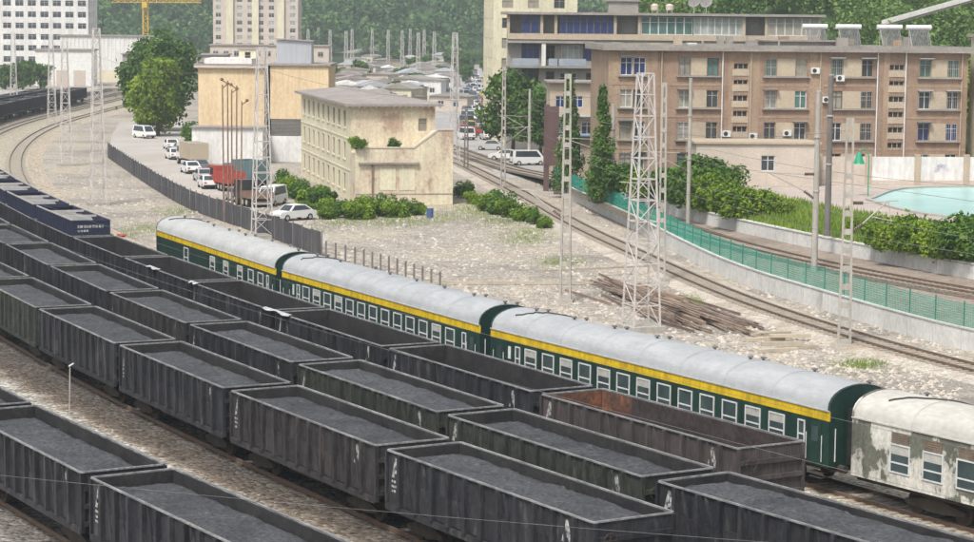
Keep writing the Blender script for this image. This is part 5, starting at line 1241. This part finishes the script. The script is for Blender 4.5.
# ------------------------------------------------------------------ vehicles
M_tyre = mat('tyre', (.02,.02,.02),(.035,.033,.03),scale=2)
def wheel(parent, x, y, r, wd):
    b = MB(); b.tube([(x,y-wd/2,r),(x,y+wd/2,r)],r,12); o = b.build('wheel', M_tyre, parent); h = MB(); s = 1 if y > 0 else -1; h.tube([(x,y+s*wd/2,r),(x,y+s*(wd/2+.015),r)],r*.55,10); h.build('hubcap', M_steel, o)
CARM = {}
def paint(name, c): return mat('paint_'+name, c, tuple(x*.9 for x in c), scale=.6, rough=.3, fine=.03, spec=.5)
PAINT = dict(white=paint('white',(.70,.70,.69)), silver=paint('silver',(.42,.43,.44)), grey=paint('grey',(.16,.165,.17)), red=paint('red',(.38,.04,.035)), dark=paint('dark',(.035,.037,.042)), blue=paint('blue',(.06,.11,.24)), tan=paint('tan',(.42,.36,.27)), yellow=paint('yellow',(.55,.42,.06)))
def make_car(pm, van=False):
    r_ = empty('parked_car'); L, W_, Hh = (4.4,1.76,1.46) if not van else (4.6,1.75,1.95); hy = W_/2
    lo = [(-L/2,.32),(L/2,.32),(L/2,.62),(L/2-.12,.80),(L/2-1.05,.92),(-L/2+.75,.95),(-L/2+.05,.88),(-L/2-.0,.55)] if not van else [(-L/2,.32),(L/2,.32),(L/2,.70),(L/2-.25,1.0),(-L/2+.02,1.05)]
    b = MB(); n = len(lo)
    for y, k in ((-hy+.06,.985),(-hy,1.0)): pass
    b.prism(lo, -hy, hy); b.build('body', pm, r_)
    ca = [(L/2-1.15,.90),(L/2-1.75,Hh),(-L/2+1.25,Hh-.01),(-L/2+.45,.94)] if not van else [(L/2-.35,1.0),(L/2-1.1,Hh),(-L/2+.12,Hh),(-L/2+.02,1.04)]
    t = MB(); i = .16
    t.v += [(ca[0][0],-hy+.03,ca[0][1]),(ca[0][0],hy-.03,ca[0][1]),(ca[1][0],hy-i,ca[1][1]),(ca[1][0],-hy+i,ca[1][1]),(ca[2][0],-hy+i,ca[2][1]),(ca[2][0],hy-i,ca[2][1]),(ca[3][0],hy-.03,ca[3][1]),(ca[3][0],-hy+.03,ca[3][1])]
    t.f += [(0,1,2,3),(3,2,5,4),(4,5,6,7),(0,3,4,7),(1,6,5,2)]; t.build('cabin', pm, r_)
    def face(name, idx, sh, out):
        P = [Vector(t.v[k]) for k in idx]; c = sum(P, Vector())/len(P); g = MB(); g.poly([c+(p-c)*sh+Vector(out) for p in P]); g.build(name, G_dark, r_)
    face('windscreen', (0,1,2,3), .86, (.012,0,.012)); face('rear_window', (4,5,6,7), .82, (-.012,0,.012)); face('side_window', (0,3,4,7), .82, (0,-.012,.004)); face('side_window', (1,6,5,2), .82, (0,.012,.004))
    for x in (-L/2+.85, L/2-.85):
        for s in (-1,1): wheel(r_, x, s*(hy-.08), .31, .2)
    for s in (-1,1): box_obj('headlight', M_tank, r_, L/2-.1,L/2+.012,s*(hy-.32)-.16,s*(hy-.32)+.16,.60,.74); box_obj('tail_light', M_red, r_, -L/2-.012,-L/2+.1,s*(hy-.25)-.14,s*(hy-.25)+.14,.66,.82)
    box_obj('bumper', M_dark, r_, L/2-.02,L/2+.05,-hy+.06,hy-.06,.33,.5); box_obj('bumper', M_dark, r_, -L/2-.05,-L/2+.02,-hy+.06,hy-.06,.33,.5)
    return r_
CARP = {}; CUSE = set()
def car(kind, colr, pos, rz, label, group):
    k = (kind, colr)
    if k not in CARP: CARP[k] = make_car(PAINT[colr], kind == 'van'); kids(CARP[k]); [kids(c) for c in CARP[k].children]; o = CARP[k]
    else: o = copy_tree(CARP[k])
    o.name = 'parked_van' if kind == 'van' else 'parked_car'
    o.location = pos; o.rotation_euler[2] = rz; tag(o, label, 'van' if kind == 'van' else 'car', group); return o
def truck(pos, rz, cabm, bedm, label, bed_h=1.6, L=7.0, load=None):
    r_ = empty('parked_truck', pos, rz, label, 'truck', 'trucks in the yard lane'); hy = 1.2
    c = MB(); c.prism([(L/2-1.9,.75),(L/2,.75),(L/2,1.5),(L/2-.25,2.55),(L/2-1.9,2.6)], -hy+.08, hy-.08); c.build('cab', cabm, r_)
    g = MB(); g.quad((L/2+.012,-.95,1.58),(L/2+.012,.95,1.58),(L/2-.20,.9,2.42),(L/2-.20,-.9,2.42)); g.build('windscreen', G_dark, r_)
    for s in (-1,1): g = MB(); y = s*(hy-.07); g.quad((L/2-1.5,y,1.6),(L/2-.3,y,1.6),(L/2-.45,y,2.35),(L/2-1.5,y,2.35)); g.build('side_window', G_dark, r_)
    box_obj('chassis', M_under, r_, -L/2,L/2-.1,-.45,.45,.5,.748)
    b = MB(); x0, x1 = -L/2, L/2-2.05; b.box(x0,x1,-hy,hy,.9,1.05)
    for s in (-1,1): b.box(x0,x1,min(s*hy,s*(hy-.06)),max(s*hy,s*(hy-.06)),1.051,1.05+bed_h)
    b.box(x0,x0+.06,-hy+.062,hy-.062,1.051,1.05+bed_h); b.box(x1-.06,x1,-hy+.062,hy-.062,1.051,1.05+bed_h); b.build('cargo_bed', bedm, r_)
    for k in range(7):
        for s in (-1,1): x = x0+.3+(x1-x0-.6)*k/6; a, d = sorted((s*(hy+.002), s*(hy+.05))); box_obj('stake', bedm, r_, x-.05,x+.05,a,d,.95,1.05+bed_h)
    if load: box_obj('tarp', load, r_, x0+.08,x1-.08,-hy+.08,hy-.08,1.06,1.0+bed_h)
    for x in (L/2-1.0,-L/2+1.3,-L/2+2.4):
        for s in (-1,1): wheel(r_, x, s*(hy-.18), .48, .3)
    return r_
la = math.atan2(.96,-.28)
car('van','white',at(144,138),la+math.pi+.35,'white van parked alone in front of the big tree','vehicles in the yard lane')
car('car','white',at(171,149),la,'white car at the far end of the parked row, left of the tan truck','vehicles in the yard lane')
car('car','white',at(174,159),la+.05,'white car close in front of the tan truck','vehicles in the yard lane')
truck(at(192,165),la+.1,PAINT['white'],PAINT['tan'],'truck with a tan cargo bed parked in the yard lane',1.9,7.5,mat('grey_tarp',(.25,.24,.21),(.32,.3,.26),scale=.8))
car('car','white',at(190.5,173),la+.06,'white car just behind the tan truck in the yard lane','vehicles in the yard lane')
car('car','silver',at(203,181),la,'silver car between the tan truck and the red truck','vehicles in the yard lane')
car('car','white',at(208,188),la,'white car right beside the front of the red truck','vehicles in the yard lane')
truck(at(227,190),la+.12,M_red,M_red,'red truck parked in the yard lane before the pole cluster',1.05,6.0)
truck(at(246,187),la+.4,M_tealpaint,M_tealpaint,'teal truck behind the rusty poles',2.0,6.5)
truck(at(253,206),la+.2,PAINT['dark'],M_rust,'small dark flatbed with rusty sides between the red truck and lattice mast',.5,5)
car('van','white',at(272,205),la+2.6,'white van beside the tall lattice mast','vehicles in the yard lane')
car('car','white',at(293,220),la+2.05,'white car parked alone at the near end of the lane, by the shrubs','vehicles in the yard lane')
sa = R(100)
for px, py, cc, lb in ((181,153,'silver','silver car tucked behind the two far white cars'),(199,171,'grey','grey car beside the tan truck tail'),(216,180,'dark','dark car left of the red truck cab'),(238,201,'silver','silver car between the pole cluster and the fence')): car('car', cc, at(px,py), la+.1, lb, 'vehicles in the yard lane')
car('van','white',at(528,165),R(15),'white van parked behind the pale round pole at the crossing','vehicles on the street')
car('car','white',at(505,160),R(170),'white car by the crossing, just left of the white van','vehicles on the street')
car('car','silver',at(491,150),R(165),'silver car waiting near the street mouth','vehicles on the street')
car('car','dark',at(491,134),R(175),'dark car crossing the pale street','vehicles on the street')
rc = random.Random(21)
for k in range(110):
    if k < 60: py = rc.uniform(62,140); px = 478-(140-py)*.12+rc.choice((-11,-6,2,7,12))*(.35+(py-60)/90)+rc.uniform(-2,2)
    else: py = rc.uniform(52,120); px = rc.uniform(380,465)
    if px > 498 or (px < 446 and py > 98): continue
    cc = rc.choice(('white','white','silver','grey','dark','red','blue','yellow','white')); kd = rc.choice(('car','car','van'))
    car(kd, cc, at(px,py)+Vector((0,0,.01)), sa+rc.uniform(-.2,.2)+(math.pi if rc.random()<.5 else 0)+(rc.uniform(-1.5,1.5) if k >= 60 else 0), f'small distant {cc} {kd} on the crowded far street', f'distant {cc} {kd}s')
# blue drum and small things by the cream building
p = at(430,218); dm = empty('blue_drum', p, 0, 'blue drum standing before the cream building annex', 'drum'); b = MB(); b.lathe([(.30,0),(.31,.02),(.31,.3),(.33,.32),(.31,.34),(.31,.62),(.33,.64),(.31,.66),(.31,.92),(.28,.94)],(0,0,0),14); b.build('shell', PAINT['blue'], dm); b = MB(); b.lathe([(.27,.9),(.27,.925)],(0,0,0),14); b.build('lid', M_dark, dm)

# ------------------------------------------------------------------ vegetation
def leaf_arrays(rr, clumps, per, size, flat=.6):
    """clumps: (x,y,z,rx,ry,rz); leaves spread near the clump surfaces"""
    cl = np.array(clumps); n = len(cl)*per
    idx = np.repeat(np.arange(len(cl)), per)
    d = rr.normal(size=(n,3)); d /= np.linalg.norm(d,axis=1)[:,None]
    rad = rr.uniform(.4,1.05,size=n)**.6; out_ = rr.random(n) < .13; rad[out_] *= rr.uniform(1.05,1.6,size=out_.sum())
    c = cl[idx,:3]+d*rad[:,None]*cl[idx,3:6]
    nrm = d*flat+rr.normal(size=(n,3))*.55; nrm[:,2] += .25; nrm /= np.linalg.norm(nrm,axis=1)[:,None]
    u = np.cross(nrm, rr.normal(size=(n,3))); u /= np.linalg.norm(u,axis=1)[:,None]; v = np.cross(nrm,u)
    s = (size*rr.uniform(.6,1.3,size=n))[:,None]
    P = np.stack([c-u*s, c-v*s*.55, c+u*s, c+v*s*.55],1).reshape(-1,3)
    return P
def leaf_mesh(name, P, m):
    n = len(P)//4; me = bpy.data.meshes.new(name); me.vertices.add(len(P)); me.vertices.foreach_set('co', P.astype(np.float32).ravel())
    me.loops.add(len(P)); me.loops.foreach_set('vertex_index', np.arange(len(P),dtype=np.int32)); me.polygons.add(n); me.polygons.foreach_set('loop_start', np.arange(0,len(P),4,dtype=np.int32)); me.polygons.foreach_set('loop_total', np.full(n,4,dtype=np.int32)); me.materials.append(m); me.update(calc_edges=True); return me
def crown_clumps(rr, R_, H_, n, zc, cr):
    out = []
    while len(out) < n:
        p = rr.uniform(-1,1,size=3); l = np.linalg.norm(p)
        if l > 1 or l < .35: continue
        out.append((p[0]*R_, p[1]*R_, zc+p[2]*H_, cr*rr.uniform(.5,1.3), cr*rr.uniform(.5,1.3), cr*rr.uniform(.45,1.0)))
    return out
def tree_proto(name, h, R_, m, seed, n=40, per=110, size=.32, trunk=.25, cr=None, bot=.2):
    rr = np.random.default_rng(seed); r_ = empty(name); H_ = h*(1-bot)/2; zc = h*bot+H_; cr = cr or R_*.34
    cl = crown_clumps(rr, R_-cr*.6, H_-cr*.5, n, zc, cr); link('crown', leaf_mesh('crown', leaf_arrays(rr, cl, per, size), m), r_)
    t = MB(); t.tube([(0,0,0),(.1,0,h*.3),(0,.1,h*.62)],trunk,8,trunk*.45)
    for k in range(0, min(14,len(cl))): c = cl[k]; z0 = h*(.22+.3*k/14); t.tube([(.06,0,z0),((c[0])*.5,c[1]*.5,(z0+c[2])/2+.3),(c[0],c[1],c[2])],trunk*.38,5,trunk*.12)
    t.build('trunk', M_bark, r_); return r_
def shrub_proto(name, R_, h, m, seed, n=14, per=120, size=.16):
    rr = np.random.default_rng(seed); r_ = empty(name); cl = []
    for k in range(n): a = rr.uniform(0,6.28); q = R_*.75*rr.uniform(0,1)**.5; f_ = rr.uniform(.5,1.25); cl.append((q*math.cos(a), q*math.sin(a), h*rr.uniform(.18,.85)*(1-.4*(q/R_)), R_*.36*f_, R_*.36*f_, h*.27*f_))
    link('foliage', leaf_mesh('foliage', leaf_arrays(rr, cl, per, size), m), r_); t = MB()
    for c in cl[:7]: t.tube([(0,0,0),(c[0]*.6,c[1]*.6,c[2])],.03,4,.012)
    t.build('stem', M_bark, r_); return r_
PROT = {}
def plant(proto, pos, s, rz, label, cat, group, sz=None):
    if proto not in PROT: PROT[proto] = True; o = proto; kids(o)
    else: o = copy_tree(proto)
    o.location = pos; o.scale = (s,s,sz or s); o.rotation_euler[2] = rz; tag(o, label, cat, group); return o
tA = tree_proto('broadleaf_tree', 17.0, 6.9, M_leafd, 1, 80, 170, .40, .4, bot=.08); tB = tree_proto('broadleaf_tree', 13.5, 4.9, M_leafy, 2, 56, 170, .38, .35, bot=.05)
plant(tA, at(160,131), 1.0, 0, 'large dark green tree at the end of the yard lane', 'tree', 'pair of big trees'); plant(tB, at(158,136), .98, 1, 'yellow-green tree in front of the large dark tree', 'tree', 'pair of big trees')
tC = tree_proto('broadleaf_tree', 10, 4.0, M_leafd, 5, 40, 150, .3, .25, bot=.1); tD = tree_proto('broadleaf_tree', 9, 4.2, M_leaf, 6, 36, 130, .34, .25, bot=.1); tE = tree_proto('broadleaf_tree', 9, 4.0, M_leafy, 8, 36, 130, .34, .25, bot=.1)
plant(tC, (3.3,301,0), 1.22, 0, 'dark ivy-like tree in front of the grey building left end', 'tree', 'street trees'); plant(tC, (7.0,296,0), 1.0, 2, 'dark tree just right of the ivy-like tree, behind the brown column', 'tree', 'street trees')
# cypresses
def cypress(seed):
    rr = np.random.default_rng(seed); r_ = empty('cypress_tree'); cl = []
    for k in range(46): z = rr.uniform(.3,10.5); q = 1.75*(1-z/11.5)**.9*min(1,.6+z/3); a = rr.uniform(0,6.28); cl.append((q*.55*math.cos(a),q*.55*math.sin(a),z,q*.55+.12,q*.55+.12,.9))
    link('crown', leaf_mesh('crown', leaf_arrays(rr, cl, 110, .17), M_leafd), r_); t = MB(); t.tube([(0,0,0),(0,0,9.5)],.14,6,.04); t.build('trunk', M_bark, r_); return r_
cy = cypress(4); plant(cy, (11.0,214,TZ), 1.02, 0, 'dark pointed cypress at the left corner of the brick building, nearer one', 'tree', 'cypresses'); plant(cy, (8.6,236,.3), 1.15, 1, 'dark pointed cypress, left one of the pair', 'tree', 'cypresses')
# bushes on the bank behind the upper wall
s1 = shrub_proto('bush', 1.7, 2.6, M_leaf, 11, 22, 170, .15); s2 = shrub_proto('bush', 1.6, 2.4, M_leafd, 12, 22, 170, .15); s3 = shrub_proto('bush', 1.5, 2.2, M_leafy, 13, 22, 170, .14)
rb = random.Random(9)
bl = [(680,200,s2,1.5),(694,205,s2,1.6),(712,208,s1,1.45),(728,214,s1,1.3),(744,213,s3,1.15),(764,213,s1,.95),(783,214,s3,.8),(604,187,s2,1.2),(622,192,s2,1.3),(672,197,s2,1.25),(700,190,s2,1.7),(722,196,s2,1.4),(880,243,s1,.95),(893,247,s3,1.0),(907,248,s1,1.15),(922,251,s1,1.05),(938,253,s3,1.0),(952,256,s1,1.05),(966,257,s2,1.2),(975,252,s2,1.35),(858,232,s3,.6),(640,195,s1,1.1),(915,240,s1,.8),(945,245,s2,.9)]
pos_words = sorted(range(len(bl)), key=lambda i: bl[i][0]); rank = {i: r for r, i in enumerate(pos_words)}
for i, (px, py, pr, s) in enumerate(bl):
    plant(pr, at(px,py,2.6), s, rb.uniform(0,6), f'{"dark green" if pr is s2 else "mid green" if pr is s1 else "yellowish green"} bush on the bank above the upper wall, {["leftmost","second from left","third from left","fourth from left","fifth from left","sixth from left","seventh from left","eighth from left","ninth from left","tenth from left","eleventh from left","twelfth from left"][rank[i]] if rank[i]<12 else ["twelfth","eleventh","tenth","ninth","eighth","seventh","sixth","fifth","fourth","third","second","first"][rank[i]-12]+" from the right edge"}', 'bush', 'bushes on the bank')
# shrubs around the cream building
shp = shrub_proto('shrub', 1.3, 1.7, M_leaf, 15, 18, 150, .12); shd = shrub_proto('shrub', 1.3, 1.8, M_leafd, 16, 18, 150, .12)
sl_ = [(283,190,shd,1.3),(292,195,shp,1.35),(302,199,shd,1.2),(313,204,shp,1.3),(324,209,shd,1.25),(335,214,shp,1.1),(345,218,shd,1.0),(358,219,shp,1.2),(370,216,shp,1.35),(382,216,shd,1.25),(394,217,shp,1.1),(405,215,shd,.95),(418,215,shp,.8),(310,214,shp,.9),(326,219,shp,.8),(466,198,shd,1.05),(476,204,shp,.9),(488,211,shp,1.2),(500,214,shd,1.3),(512,217,shp,1.2),(523,221,shp,1.0),(534,224,shd,.8),(495,204,shd,.9),(545,228,shp,.7)]
for i, (px, py, pr, s) in enumerate(sl_):
    side = 'beside the cream building, between it and the lane' if px < 350 else 'in front of the cream building annex' if px < 440 else 'on the rough ground right of the cream building'
    grp = [j for j in range(len(sl_)) if (sl_[j][0] < 350) == (px < 350) and (sl_[j][0] < 440) == (px < 440)]; k = sorted(grp, key=lambda j: sl_[j][0]).index(i)
    plant(pr, at(px,py), s, rb.uniform(0,6), f'green shrub {side}, {ORD[k]} from left', 'shrub', 'shrubs around the cream building')
plant(shp, (-13.0,223.8,5.75), .8, 0, 'small shrub growing on the cream building terrace, left', 'shrub', 'terrace plants'); plant(shd, (-9.6,224.8,5.75), .6, 1, 'small shrub growing on the cream building terrace, right', 'shrub', 'terrace plants')
# grass on the bank and in patches: uncountable
def grass(name, region, n, size, m, label, seed):
    rr = random.Random(seed); v = []; f = []
    for k in range(n):
        p = region(rr)
        if p is None: continue
        a = rr.uniform(0,6.28); h = size*rr.uniform(.5,1.3); d = Vector((math.cos(a), math.sin(a), 0)); b = len(v); ln = Vector((rr.uniform(-.4,.4),rr.uniform(-.4,.4),1))*h
        p = Vector(p); v += [tuple(p-d*size*.14), tuple(p+d*size*.14), tuple(p+ln)]; f.append((b,b+1,b+2))
    me = bpy.data.meshes.new(name); me.from_pydata(v,[],f); me.materials.append(m); o = link(name, me); tag(o, label, None, None, 'stuff')
ol = offset_line(w2r, -9)
def reg_bank(rr):
    i = rr.randrange(8,58); t = rr.random()**1.2; a = w2r[i].lerp(w2r[i+1], rr.random()); q = a+(ol[i]-w2r[i])*t; return (q.x,q.y,2.15+(YC-2.15)*t)
grass('bank_grass', reg_bank, 26000, .5, M_grass, 'bright grass on the bank above the upper wall', 1)
def reg_patch(rr):
    px, py = rr.choice(((150,228),(120,235),(175,212),(300,232),(340,222),(380,222),(410,222),(440,218),(500,222),(480,214),(530,232),(470,208),(560,262),(860,365),(700,300),(520,240))); p = at(px+rr.gauss(0,14), py+rr.gauss(0,3.2)); return p if p.x-np.interp(p.y,_base[:,1],_base[:,0]) > 3.5 and min((p.x-q.x)**2+(p.y-q.y)**2 for q in R1[::3]) > 6 else None
grass('weeds', reg_patch, 11000, .17, M_grass, 'low weeds scattered over the sandy ground', 2)

# ------------------------------------------------------------------ hills and woods
def hill(name, X0, X1, Y0, Y1, fz, n=40):
    v = []; f = []
    for i in range(n+1):
        for j in range(n+1): x = X0+(X1-X0)*i/n; y = Y0+(Y1-Y0)*j/n; v.append((x,y,fz(x,y)))
    for i in range(n):
        for j in range(n): a = i*(n+1)+j; f.append((a,a+n+1,a+n+2,a+1))
    me = bpy.data.meshes.new(name); me.from_pydata(v,[],f); me.materials.append(M_hill); me.shade_smooth(); structure(link(name, me))
def far_z(x, y):
    k = max(0, (y-950)/450); return -1+k**1.0*(95+25*math.sin(x*.006+1)+14*math.sin(x*.017))
def right_z(x, y):
    k = max(0, min(1, (y-268)/150)); e = max(0, min(1, (x-16)/18)); return (YC-.3)*1+e*(k**1.1*(34+5*math.sin(x*.05)+3*math.sin(x*.11+y*.03)))*max(.25, min(1,(x+20)/70))
hill('far_hill', -700, 500, 950, 1700, far_z, 60); hill('near_hill', 8, 190, 262, 430, right_z, 50)
def wood(name, rr, n, X, Y, fz, h0, h1, m, label, leafs=70, size=1.0, keep=None):
    clumps = []
    for k in range(n):
        x, y = rr.uniform(*X), rr.uniform(*Y)
        if keep and not keep(x, y): continue
        z = fz(x,y); h = rr.uniform(h0,h1); r = h*.38
        for c in range(3): clumps.append((x+rr.normal()*r*.4, y+rr.normal()*r*.4, z+h*(.45+.2*c)+rr.normal()*.3, r*(1-.18*c), r*(1-.18*c), h*.24))
    o = link(name, leaf_mesh(name, leaf_arrays(rr, clumps, leafs//3, size), m)); tag(o, label, None, None, 'stuff')
def seen(x, y): px = 487+FPX*x/y; return -60 < px < 1040
wood('far_wood', np.random.default_rng(1), 3400, (-420,340), (950,1270), far_z, 9, 17, M_leaffar, 'far wooded hill behind the town', 100, 1.25, seen)
wood('hill_wood', np.random.default_rng(2), 620, (16,150), (275,400), right_z, 6, 10, M_leafhill, 'thick wood covering the hill behind the brick building', 390, .36, lambda x, y: seen(x,y) and not (x < 50 and y < 332))
# single trees on the near slope that can be told apart
spots = [(836,268,tD,1.0),(868,262,tE,.8),(900,266,tD,.9),(932,262,tE,1.0),(950,266,tD,1.05),(968,262,tE,.9),(985,268,tD,1.0)]
for k, (px, Y, pr, s) in enumerate(spots):
    x = (px-487)/FPX*Y; plant(pr, (x,Y,right_z(x,Y)-.3+(3.5 if Y < 269 else 5)), s, k*1.3, f'{"mid green" if pr is tD else "yellowish green"} tree rising above the brick building roof, {ORD[k] if k<14 else k} from left', 'tree', 'trees behind the brick building')
# stepped path climbing the hill at upper right
M_pathc = mat('path_concrete', (.30,.28,.24),(.24,.22,.19),scale=.5)
pt = smooth_line([atd(884,24,300),atd(930,11,301),atd(980,-3,302),atd(1030,-18,303)],2); pth = structure(empty('hill_path', (0,0,0))); b = MB(); sweep(b, pt, 1.8, -.3, 0); b.build('deck', M_pathc, pth); b = MB(); sweep(b, offset_line(pt,1.0), .10, .003, .5); b.build('parapet', M_concw, pth); b = MB(); sweep(b, offset_line(pt,-1.0), .10, .003, .5); b.build('parapet', M_concw, pth)
# trees along the far curve and around the warehouses
tF = tree_proto('far_tree', 9, 3.6, M_leafd, 31, 24, 80, .5, .25, bot=.1)
for k, (px, Y) in enumerate(((4,560),(12,575),(22,560),(30,590),(40,570))): plant(tF, ((px-487)/FPX*Y, Y, 0), .8+.1*(k%3), k, f'dark tree by the left edge below the white apartment block, {ORD[k]} from left', 'tree', 'trees below the apartment block')
for k, (px, Y) in enumerate(((378,420),(384,430),(392,520),(414,610),(440,700),(356,560),(364,640))): plant(tF, ((px-487)/FPX*Y, Y, 0), .6, k, 'small dark tree among the low houses by the far street', 'tree', 'trees among the low houses')
rt_ = random.Random(77)
for k in range(26):
    px, Y = rt_.uniform(300,500), rt_.uniform(640,900); plant(tF, ((px-487)/FPX*Y, Y, 0), rt_.uniform(.5,.95), k, 'dark tree scattered at the foot of the far wooded hill', 'tree', 'trees at the foot of the far hill')
for k, (px, py) in enumerate(((190,140),(196,146),(202,139))): plant(shd, at(px,py), 1.6, k, f'shrub in the corner beside the apricot building, {ORD[k]} from left', 'shrub', 'shrubs by the apricot building')

# ------------------------------------------------------------------ hazy air
hz = MB(); hz.box(-900,700,-60,2000,-1,260); hzo = bpy.data.objects.new('haze', hz.mesh('haze', None)); col.objects.link(hzo); hzo['kind'] = 'stuff'
hm = bpy.data.materials.new('haze_air'); hm.use_nodes = True; hm.node_tree.nodes.clear(); ou = hm.node_tree.nodes.new('ShaderNodeOutputMaterial'); pv = hm.node_tree.nodes.new('ShaderNodeVolumePrincipled'); pv.inputs['Color'].default_value = (.84,.92,.98,1); pv.inputs['Density'].default_value = .0003; pv.inputs['Anisotropy'].default_value = .2; hm.node_tree.links.new(pv.outputs[0], ou.inputs['Volume']); hzo.data.materials.append(hm)

# red sheet lying beyond the empty wagons
p = at(122,237); g = MB(); n = 8
for i in range(n+1):
    for j in range(5): g.v.append((-.7+1.4*i/n+random.uniform(-.06,.06), -.3+.6*j/4+random.uniform(-.08,.08), .06+random.uniform(0,.22)))
for i in range(n):
    for j in range(4): a = i*5+j; g.f.append((a,a+5,a+6,a+1))
o = g.build('red_sheet', M_red, None, loc=p, rz=R(-60)); tag(o, 'crumpled red sheet on the sand beyond the empty wagons', 'sheet')
